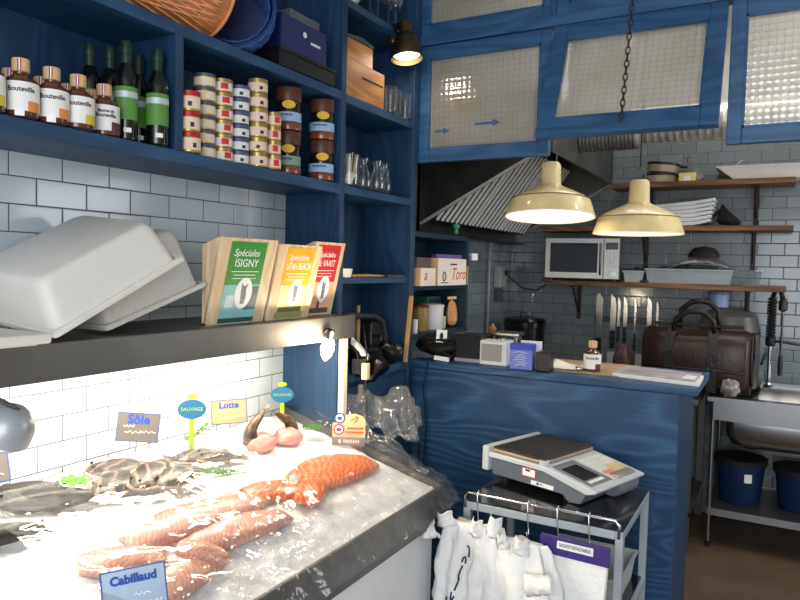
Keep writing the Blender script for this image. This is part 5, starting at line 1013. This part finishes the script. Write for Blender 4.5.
r = thing('cling_film_roll', 'purple roll box with a white end lying on the cartons', 'roll', (-1.56, 3.36, 1.5955), rz=-.3); B().box((-.02, -.14, 0), (.02, .14, .022)).done('roll_box', mat('purple card', rgb(104, 84, 150), .6), r, bevel=.002); B().box((-.024, .141, -.004), (.024, .19, .034)).done('white_end', 'paper', r, bevel=.003)
ZB = 1.229
def can(label, name, cat, x, y, rad, h, m, lidm=None, grp='jars and tubs in the cupboard'):
    r = thing(name, label, cat, (x, y, ZB), group=grp); B().lathe([(rad * .93, 0), (rad * .97, .004), (rad, h * .95), (rad * .97, h)], 24).done('pot', m, r, smooth=True); B().lathe([(rad * 1.0, h * .93), (rad * 1.05, h * .94), (rad * 1.05, h * 1.0), (rad * .9, h * 1.04), (.002, h * 1.04)], 24).done('lid', lidm or m, r, smooth=True); return r
can('white plastic bucket in the lower cupboard bay', 'plastic_bucket', 'bucket', -1.575, 3.165, .062, .125, mat('white bucket', rgb(206, 204, 208), .45)); can('ochre jar beside the white bucket', 'storage_jar', 'jar', -1.575, 3.03, .045, .125, mat('ochre jar', rgb(134, 116, 66), .4, 0, .2), mat('dark red lid', rgb(110, 40, 36), .4)); can('brown jar nearest the tall panel in the cupboard', 'storage_jar', 'jar', -1.62, 2.93, .04, .10, mat('brown jar', rgb(110, 76, 52), .4, 0, .2)); can('small white bottle in front of the brown jar', 'small_bottle', 'bottle', -1.53, 2.895, .015, .065, mat('white small bottle', rgb(210, 210, 206), .4)); can('small pale tub between the white bucket and the snack bag', 'storage_jar', 'jar', -1.555, 3.25, .02, .06, mat('pale green tub', rgb(170, 178, 160), .4))
r = thing('snack_bag', 'orange and brown snack bag standing at the end of the cupboard', 'bag', (-1.545, 3.345, ZB)); B().loft([[(-.03, -.05, 0), (.03, -.05, 0), (.03, .05, 0), (-.03, .05, 0)], [(-.035, -.052, .07), (.035, -.052, .07), (.035, .052, .07), (-.035, .052, .07)], [(-.004, -.052, .155), (.004, -.052, .155), (.004, .052, .155), (-.004, .052, .155)]]).done('bag_body', mat('snack bag print', rgb(196, 142, 92), .35, 0, .4, 22), r, sub=1); B().box((-.004, -.05, .15), (.004, .05, .165)).done('seal', 'cork', r)
r = thing('tea_box', 'dark green box at the back of the lower cupboard bay', 'box', (-1.66, 3.26, ZB)); B().box((-.06, -.08, 0), (.05, .08, .165)).done('body', mat('dark green card', rgb(34, 92, 76), .5), r, bevel=.002); B().box((.0502, -.06, .12), (.0512, .06, .15)).done('label_strip', 'ink', r)

r = thing('added_fill_bulb', 'small warm bulb on a ceiling cord, added out of view to brighten the upper kitchen', 'lamp', (.35, 3.25, 2.86)); B().cyl((0, 0, 0), (0, 0, .24), .004, 8).done('cord', 'rubber', r); B().cyl((0, 0, -.01), (0, 0, .05), .02, 14).done('socket', 'black', r); B().ball((0, 0, -.03), (.026, .026, .032), 14, 10).done('bulb', mat('added fill bulb', (1, .9, .7, 1), .4, emit=(1, .86, .6, 1), es=25), r, smooth='all')  # bulb added outside the frame to light the duct and upper wall

# ================================================================== on the bar counter
CT = 1.1135
r = thing('cable_heap', 'heap of black cables and a charger with a white tag on the counter corner', 'cables', (-1.42, 3.0, CT)); b = B()
for k in range(9):
    pts = [(.10 * math.cos(t * (1.3 + .2 * k) + k) * (1 - .04 * k) * (.6 + .4 * math.cos(k)), .12 * math.sin(t * (1.1 + .1 * k) + k * 2), .014 + .085 * abs(math.sin(t * .7 + k))) for t in [i * .35 for i in range(22)]]; b.tube(pts, .006, 5)
b.done('cables', 'rubber', r, smooth='all'); B().ball((0, .0, .056), (.13, .12, .055), 18, 10, .5, 2).done('dark_core', 'rubber', r, smooth='all')
B().cbox((.035, -.105, .112), (.05, .004, .06), Euler((-.2, .05, .5)).to_matrix()).done('white_tag', 'paper', r); b = B(); b.prism([(.009 * math.cos(2 * PI * i / 12), .018 * math.sin(2 * PI * i / 12)) for i in range(12)], .001, T((.036, -.1085, .112)) @ Euler((-.2, .05, .5)).to_matrix().to_4x4() @ RX(PI / 2)); b.done('tag_mark', 'ink', r)
B().cbox((.055, -.14, .012), (.07, .02, .018), Euler((0, .1, .25)).to_matrix()).done('white_connector', 'paper', r)
def cube(name, label, cat, x, y, w, d, h, m, parts, rz=0):
    r = thing(name, label, cat, (x, y, CT), rz); B().box((-w / 2, -d / 2, 0), (w / 2, d / 2, h)).done('body', m, r, bevel=.005)
    for n_, a_, c_, m_ in parts: B().box(a_, c_).done(n_, m_, r, bevel=.001)
    return r
cube('speaker_box', 'black box with a pale foot on the bar counter beside the cables', 'box', -1.255, 2.985, .135, .15, .125, 'black', [('pale_foot', (-.068, -.0765, .0), (.068, -.0752, .016), mat('lilac grey foot', rgb(150, 146, 164), .5)), ('front_grille', (-.058, -.0765, .024), (.058, -.0752, .118), 'rubber')])
r = cube('radio', 'small white and grey radio with a square grille on the bar counter', 'radio', -1.12, 2.925, .13, .09, .11, mat('white radio case', rgb(214, 216, 220), .35), [('grille', (-.056, -.0475, .018), (.042, -.0452, .096), striped('grey grille', rgb(120, 118, 114), rgb(168, 164, 158), 'x', 90, 0, .5, coat=0, sss=0)), ('side_panel', (.046, -.0475, .008), (.064, -.0452, .102), mat('pale blue side', rgb(200, 208, 220), .4))])
B().cyl((.03, 0, .11), (.03, 0, .12), .012, 12).done('knob', 'steel', r)
r = thing('chrome_dispenser', 'chrome napkin holder behind the radio', 'holder', (-1.11, 3.06, CT)); B().box((-.05, -.04, 0), (.05, .04, .12)).done('body', 'chrome', r, bevel=.01); B().box((-.06, -.045, .12), (.06, .045, .14)).done('lid', 'steel', r, bevel=.006)
r = thing('pepper_mill', 'small brown wooden mill behind the radio', 'mill', (-1.24, 3.17, CT)); B().lathe([(.022, 0), (.024, .01), (.016, .05), (.02, .09), (.012, .10), (.02, .12), (.022, .14), (.012, .155)], 20).done('turned_body', mat('reddish wood', rgb(134, 84, 56), .45, 0, .15), r, smooth=True); B().ball((0, 0, .158), .008, 10, 6).done('knob', 'steel', r, smooth='all')
r = thing('coffee_pack', 'blue and lilac paper pack standing on the bar counter', 'pack', (-.975, 2.865, CT), rz=.05); B().box((-.05, -.03, 0), (.05, .03, .105)).done('body', mat('lilac blue paper', rgb(106, 120, 196), .55, 0, .12, 60), r, bevel=.003); B().box((-.051, -.031, .085), (.051, .031, .112)).done('blue_top', mat('deep blue paper', rgb(48, 66, 178), .5), r, bevel=.003); B().box((-.02, .031, 0), (.075, .035, .122)).done('white_card', 'paper', r)
b = B()
for k in range(6): z_ = .018 + .011 * k; b.tube([(-.024 + .012 * math.sin(k * 2.1), -.0312, z_), (0.004 * (-1) ** k, -.0318, z_ + .006), (.022 + .008 * math.sin(k * 3), -.0312, z_)], .0022, 5)
b.done('pale_emblem', mat('pale lilac ink', rgb(196, 204, 236), .6), r)
cube('small_box', 'small black box on the counter beside the blue pack', 'box', -.875, 2.862, .06, .07, .085, 'black', [('lid_line', (-.0305, -.0355, .06), (.0305, -.0352, .063), 'ink')])
r = thing('white_cloth', 'white crumpled wipe and a small silver piece on the counter', 'cloth', (-.80, 2.98, CT + .004)); B().grid(12, 10, lambda u, v: ((u - .5) * .13, (v - .5) * .12, .004 + .028 * (1 - u) * math.sin(PI * v) + .012 * abs(noise.noise(V(u * 6, v * 6, 3))))).done('wipe', 'paper', r, smooth='all', solid=.001); B().ball((.055, -.05, .012), (.018, .015, .012), 10, 6).done('silver_piece', 'chrome', r, smooth='all')
r = squat_bottle('squat vinegar bottle standing alone on the bar counter', -.70, 2.97, bpy.data.materials['plum label patch'], BW, None, math.radians(14)); r.location = (-.70, 2.975, CT + .004)
r = thing('magazine', 'stack of two magazines at the right end of the bar counter', 'magazine', (-.43, 3.0, CT), rz=.0); B().loft([[(-.17, -.095, 0), (.17, -.155, 0), (.165, .075, 0), (-.16, .12, 0)], [(-.17, -.095, .014), (.17, -.155, .014), (.165, .075, .014), (-.16, .12, .014)]]).done('lower_magazine', 'paper', r); B().loft([[(-.165, -.085, .0145), (.155, -.14, .0145), (.155, .08, .0145), (-.15, .115, .0145)], [(-.165, -.085, .022), (.155, -.14, .022), (.155, .08, .022), (-.15, .115, .022)]]).done('upper_magazine', mat('printed magazine', rgb(176, 170, 180), .4, 0, .35, 14), r); b = B(); b.loft([[(.10, -.12, .0222), (.15, -.128, .0222), (.15, -.03, .0222), (.11, -.02, .0222)], [(.10, -.12, .023), (.15, -.128, .023), (.15, -.03, .023), (.11, -.02, .023)]]); b.done('white_corner', 'whitei', r)

# ================================================================== cart, scale and hanging bags
alu = mat('pale aluminium tube', rgb(178, 188, 194), .35, .35, .05); bglass = mat('black glass top', rgb(24, 24, 27), .12, 0, .1, coat=.3)
CX0, CX1, CY0, CY1, CZ = -.925, -.39, 2.145, 2.615, .75
r = thing('trolley', 'aluminium trolley with a black glass top in front of the bar counter', 'trolley', ((CX0 + CX1) / 2, (CY0 + CY1) / 2, 0)); o = V((CX0 + CX1) / 2, (CY0 + CY1) / 2, 0)
def tb(n_, a_, c_, m_=None, bev=.002): return B().box(V(*a_) - o, V(*c_) - o).done(n_, m_ or alu, r, bevel=bev)
for x in (CX0, CX1 - .025):
    for y in (CY0, CY1 - .025):
        lg = tb('leg', (x, y, .06), (x + .025, y + .025, CZ - .004)); B().cyl(V(x + .012, y + .004, .03) - o, V(x + .012, y + .022, .03) - o, .03, 16).done('castor', 'rubber', lg, smooth=True)
for z, m_ in ((CZ - .03, None), (.40, None), (.12, None)):
    tb('frame_bar', (CX0 + .025, CY0, z), (CX1 - .025, CY0 + .02, z + .026)); tb('frame_bar', (CX0 + .025, CY1 - .02, z), (CX1 - .025, CY1, z + .026)); tb('frame_bar', (CX0, CY0 + .025, z), (CX0 + .02, CY1 - .025, z + .026)); tb('frame_bar', (CX1 - .02, CY0 + .025, z), (CX1, CY1 - .025, z + .026))
tb('glass_top', (CX0 + .004, CY0 + .006, CZ - .004), (CX1 - .002, CY1 - .002, CZ), bglass, .001); tb('lower_tray', (CX0 + .012, CY0 + .02, .426), (CX1 - .012, CY1 - .02, .434), bglass, .001); tb('lower_tray', (CX0 + .012, CY0 + .02, .146), (CX1 - .012, CY1 - .02, .154), bglass, .001)
B().tube([V(CX0 + .012, CY0 - .012, CZ - .02) - o, V(CX0 + .01, CY0 - .012, CZ + .02) - o, V(CX0 + .022, CY0 - .012, CZ + .034) - o, V(CX1 - .022, CY0 - .012, CZ + .034) - o, V(CX1 - .01, CY0 - .012, CZ + .02) - o, V(CX1 - .012, CY0 - .012, CZ - .02) - o], .0048, 10).done('hanging_rail', 'chrome', r, smooth='all')
RY_, RZ_ = CY0 - .012, CZ + .034
otub('pale grey tray on the middle trolley level', -.56, 2.42, .4345, .28, .30, .10, mat('pale grey tray', rgb(176, 182, 182), .45), 'plastic_tray', 'trolley trays')
hk = None
for x, l in ((-.866, 'steel hook at the left end of the trolley rail'), (-.69, 'steel hook holding the thick bundle of white bags'), (-.592, 'steel hook at the left end of the purple-headed pack'), (-.492, 'steel hook at the right end of the purple-headed pack')):
    if hk is None:
        hk = thing('s_hook', l, 'hook', (x, RY_, RZ_), 0, 'hooks on the trolley rail'); B().tube([(.0, .012, -.012), (0, .0125, .003), (0, .006, .011), (0, -.004, .0105), (0, -.0115, .003), (.002, -.0125, -.03), (.006, -.013, -.07), (.008, -.014, -.088), (.008, -.022, -.098), (.008, -.032, -.094), (.008, -.034, -.084)], .0024, 6).done('wire', 'chrome', hk, smooth='all'); B().ball((.008, -.034, -.083), .0034, 8, 6).done('tip', 'chrome', hk, smooth='all')
    else: dup(hk, (x, RY_, RZ_), 0, l)
bagm = mat('white bag film', rgb(240, 239, 236), .45, 0, .02, 20, .5, 38, sss=.15)
def hbag(label, x, y, ztop, w, drop, seed, bulge, n=40, lean=0.0, ruff=1.0):
    """bunch of carrier bags: folds fanning down from a gathered top"""
    r = thing('carrier_bag', label, 'bag', (x, y, ztop), group='white carrier bags on the trolley rail')
    rings = []; m = 72
    for j in range(n + 1):
        t = j / n; half = w / 2 * (.62 + .38 * min(1, t * 2.6) ** .7); dp = bulge * (.35 + .65 * min(1, t * 2) ** .8)
        ring = []
        for i in range(m):
            a = 2 * PI * i / m; f = 1 + .16 * ruff * math.sin(a * 7 + seed + 2.2 * noise.noise(V(seed, t * 2.4, 0))) + .14 * noise.noise(V(math.cos(a) * 1.6, math.sin(a) * 1.6 + seed, t * 2.6)); f += .14 * ruff * noise.noise(V(math.cos(a) * 5, math.sin(a) * 5 + seed, t * 7)) + .07 * noise.noise(V(math.cos(a) * 11, math.sin(a) * 11 + seed, t * 16))
            ring.append((half * f * math.cos(a) + lean * t, dp * f * math.sin(a), -drop * t + .012 * noise.noise(V(a * 2, seed, 9)) * (1 - t)))
        rings.append(ring)
    B().loft(rings).done('bag_body', bagm, r, smooth='all')
    return r
def ears(r, pts, seed, n=9):
    for k, (p, d, w, l) in enumerate(pts):
        p, d = Vector(p), Vector(d).normalized(); s_ = d.cross(V(0, -1, .2)).normalized()
        B().grid(n, 6, lambda u, v: p + d * (l * u) + s_ * ((v - .5) * w * (1 - .25 * u)) + V(0, -.016 * math.cos((v - .5) * PI) * (1 + u) + .014 * noise.noise(V(u * 4 + seed, v * 4, k)), .01 * noise.noise(V(v * 5, u * 5, seed)))).done('handle_loop', bagm, r, smooth='all', solid=.0015)
ra = hbag('white carrier bags with dark handwritten script, leftmost on the rail', -.893, 2.072, .705, .18, .45, 1.3, .055, lean=-.005)
ears(ra, [((-.05, -.02, -.02), (-.25, 0, 1), .07, .05), ((.05, -.02, -.03), (.2, 0, 1), .05, .06), ((-.08, -.03, -.03), (-.8, 0, -.5), .06, .05)], 2)
b = B(); 
for k, (x0, z0) in enumerate(((-.045, -.30), (-.03, -.262), (-.012, -.23), (.004, -.19), (.018, -.15), (.03, -.115), (.044, -.075))):
    b.tube([V(x0 + .012 * q + .004 * math.sin(q * 5 + k), -.062 - .004 * math.sin(q * 2), z0 + .022 * math.sin(q * 3.2 + k * 1.3) + .01 * q) for q in (0, .25, .5, .75, 1)], .003, 5)
b.done('handwriting', mat('navy pen', rgb(30, 30, 70), .6), ra)
rb = hbag('narrow folded white bags second on the rail, with a tall upright flap', -.795, 2.06, .71, .15, .45, 4.1, .05, ruff=1.4)
ears(rb, [((.02, -.02, -.02), (.15, .05, 1), .055, .07), ((-.03, -.02, -.03), (-.1, 0, 1), .04, .04)], 5)
rc = hbag('thick bundle of white carrier bags in the middle of the rail', -.675, 2.05, .692, .22, .42, 7.7, .06, lean=.02)
ears(rc, [((.0, -.03, -.03), (.1, 0, 1), .06, .055), ((.03, -.06, -.11), (1, 0, .25), .07, .09), ((-.05, -.04, -.02), (-.2, 0, 1), .04, .05)], 8)
r = thing('bag_pack', 'white pack of tear-off sachets with a purple header strip', 'bag pack', (-.53, 2.105, .682), rz=.03)
ph = mat('purple header card', rgb(58, 38, 112), .4, 0, .08)
B().loft([[(-.10, -.006, 0), (.105, -.006, -.005), (.105, .006, -.005), (-.10, .006, 0)], [(-.10, -.014, -.05), (.105, -.014, -.055), (.105, .012, -.055), (-.10, .012, -.05)], [(-.085, -.028, -.15), (.10, -.028, -.15), (.10, .022, -.15), (-.085, .022, -.15)], [(-.085, -.024, -.36), (.10, -.024, -.36), (.10, .02, -.36), (-.085, .02, -.36)]]).done('pack_body', bagm, r, bevel=.004)
b = B(); b.loft([[(-.105, -.011, .028), (.11, -.011, .022), (.11, .009, .022), (-.105, .009, .028)], [(-.105, -.016, -.026), (.11, -.016, -.034), (.11, .012, -.034), (-.105, .012, -.026)]]); b.done('purple_header', ph, r, bevel=.002)
b = B(); b.loft([[(-.05, -.0125, .019), (.062, -.0125, .016), (.062, -.010, .016), (-.05, -.010, .019)], [(-.05, -.0155, -.004), (.062, -.0155, -.008), (.062, -.012, -.008), (-.05, -.012, -.004)]]); b.done('white_label', 'paper', r)
text('SACHETS DETACHABLES', .017, 'ink', r, T((.006, -.0158, .006)) @ RX(PI / 2 + .10) @ RZ(-.028), sx=.52)

# retail scale
grys = mat('grey scale body', rgb(98, 107, 117), .4, 0, .04); ltg = mat('light grey scale shell', rgb(196, 202, 206), .4, 0, .03); rubb = mat('black platter mat', rgb(32, 33, 33), .55, 0, .15, 30, .15, 60)
r = thing('shop_scale', 'grey shop scale with a black platter and keypad on the trolley', 'scale', (-.682, 2.50, CZ), rz=-.30)
# local x runs from the back of the platter to the keypad, y across
w2 = .17
def body(y0, y1, pr, n_, m_, bev=.004): B().loft([[(x, y, z) for x, z in pr] for y in (y0, y1)]).done(n_, m_, r, bevel=bev)
body(-w2 + .015, w2 - .015, [(-.21, .022), (.10, .022), (.125, .0), (.17, .005), (.20, .055), (.185, .075), (.03, .092), (-.21, .092)], 'lower_body', grys)
body(-w2, w2, [(-.215, .088), (.03, .088), (.20, .048), (.235, .058), (.238, .068), (.035, .108), (-.215, .108)], 'upper_shell', ltg)
B().box((-.245, -w2 - .004, .035), (-.215, w2 + .004, .128)).done('rear_display', ltg, r, bevel=.006)
B().box((-.205, -w2 + .008, .109), (.03, w2 - .006, .122)).done('platter', mat('platter edge', rgb(158, 134, 116), .4, .2), r, bevel=.004); B().box((-.203, -w2 + .010, .122), (.028, w2 - .008, .130)).done('platter_mat', rubb, r, bevel=.004); B().cyl((.022, -w2 + .016, .109), (.022, -w2 + .016, .1245), .018, 16).done('corner_post', ltg, r, smooth=True)
XP = frame((.135, 0, .0872), (0, 1, 0), (-.2, 0, .0394)) # keypad plane, x across, y towards the platter
def kp(n_, u0, u1, v0, v1, h, m_, par=None): b = B(); b.box((u0, v0, 0), (u1, v1, h), XP); return b.done(n_, m_, par or r)
dp_ = kp('display_panel', -w2 + .02, -.01, -.075, .09, .0015, mat('grey display panel', rgb(112, 116, 118), .4)); kp('display_window', -w2 + .04, -.035, -.035, .06, .0025, 'blackm', dp_)
for k in range(5): kp('display_key', -w2 + .045 + k * .019, -w2 + .058 + k * .019, -.058, -.045, .003, 'whitei', dp_)
ks_ = kp('keypad_sheet', .0, w2 - .015, -.075, .09, .0015, mat('pale keypad', rgb(204, 204, 202), .45)); kcol = [mat('pale key', rgb(220, 222, 220), .5), mat('orange key', rgb(222, 146, 96), .5), mat('yellow key', rgb(226, 200, 126), .5)]
for i in range(7):
    for j in range(6): kp('key', .008 + i * .0205, .024 + i * .0205, -.066 + j * .025, -.047 + j * .025, .0028, kcol[1] if (i < 3 and j < 2) else kcol[2] if (j < 3 and i > 2) else kcol[0], ks_)
b = B(); b.box((-.07, -w2 + .0125, .05), (-.01, -w2 + .0152, .082)); b.mi = 1; b.box((-.067, -w2 + .0118, .053), (-.013, -w2 + .0127, .079)); b.mi = 2; b.box((-.055, -w2 + .0112, .07), (-.035, -w2 + .0119, .077)); b.done('red_bordered_sticker', ['redi', 'whitei', 'ink'], r)
b = B(); b.box((-.03, -w2 + .0125, .027), (.065, -w2 + .0152, .042)); b.mi = 1; b.box((-.005, -w2 + .0118, .031), (.003, -w2 + .0127, .039)); b.box((.006, -w2 + .0118, .034), (.02, -w2 + .0127, .037)); b.done('white_sticker', ['paper', 'ink'], r)
B().lathe([(.001, -.07), (.036, -.07), (.041, -.06), (.041, .06), (.036, .07), (.001, .07)], 24).done('paper_roll_cover', clear('smoky cover', (.78, .8, .82, 1), .2, .08, .45, (.5, .53, .56, 1)), r, smooth=True, loc=(.19, .08, .042), rot=(PI / 2, 0, 0))
for x in (-.17, .10):
    for y in (-.12, .12): B().cyl((x, y, 0), (x, y, .024), .016, 12).done('foot', 'rubber', r)

# ------------------------------------------------------------------ light and camera
def area(name, loc, rot, sx, sy, power, col=(1, 1, 1)):
    l = bpy.data.lights.new(name, 'AREA'); l.shape = 'RECTANGLE'; l.size = sx; l.size_y = sy; l.energy = power; l.color = col
    o = bpy.data.objects.new(name, l); COL.objects.link(o); o.location = loc; o.rotation_euler = rot; return o
def point(name, loc, power, r=.03, col=(1, .86, .66)):
    l = bpy.data.lights.new(name, 'POINT'); l.energy = power; l.shadow_soft_size = r; l.color = col
    o = bpy.data.objects.new(name, l); COL.objects.link(o); o.location = loc; return o
area('shop_front_daylight', (.75, -1.62, 1.75), (math.radians(90), 0, math.radians(10)), 2.2, 2.3, 76, (.93, .97, 1))
area('kitchen_window_daylight', (1.93, 3.9, 1.75), (math.radians(90), 0, math.radians(90)), 1.1, 1.6, 25, (.94, .97, 1))
area('kitchen_ceiling_fill', (-.2, 3.9, 3.05), (0, 0, 0), 1.6, .5, 14, (1, .95, .88))  # unseen fill added behind the partition to brighten the kitchen
point('kitchen_upper_fill', (.35, 3.25, 2.78), 14, .06, (1, .90, .76))  # fill light of the added bulb, lifts the duct and panes
point('pendant_light_a', (-.925, 3.02, 1.82), 2.2, .03)
point('pendant_light_b', (-.588, 3.28, 1.765), 2.2, .03)
spot = point('brass_spot_light', (-1.435, 2.585, 2.445), 1.6, .03)
area('canopy_tube_light', (-1.57, 1.05, 1.31), (0, math.radians(-12), 0), .10, 1.8, 21, (1, .87, .68))
point('canopy_bulb_light', (-1.335, 1.955, 1.29), 6, .02, (1, .82, .58))
w = bpy.data.worlds.new('street sky'); sc.world = w; w.use_nodes = True
nt = w.node_tree; nt.nodes.clear(); bg = nt.nodes.new('ShaderNodeBackground'); ow = nt.nodes.new('ShaderNodeOutputWorld'); nt.links.new(bg.outputs[0], ow.inputs[0])
bg.inputs[0].default_value = (.80, .88, 1, 1); bg.inputs[1].default_value = 1.0
cam = bpy.data.cameras.new('camera'); co = bpy.data.objects.new('camera', cam); COL.objects.link(co)
cam.sensor_width = 36; cam.lens = 683.6 / 800 * 36; cam.clip_start = .02
yaw, pitch, roll = .50859, .04954, -.02404
f = V(-math.sin(yaw) * math.cos(pitch), math.cos(yaw) * math.cos(pitch), -math.sin(pitch)); rr = V(math.cos(yaw), math.sin(yaw), 0); d = f.cross(rr)
r2 = rr * math.cos(roll) + d * math.sin(roll); d2 = d * math.cos(roll) - rr * math.sin(roll)
mw = Matrix((r2, -d2, -f)).transposed().to_4x4(); mw.translation = V(0, 0, 1.55); co.matrix_world = mw
sc.camera = co
vs = sc.view_settings; vs.view_transform = 'Standard'; vs.look = 'None'; vs.gamma = 1; vs.use_curve_mapping = False; vs.exposure = 0.0
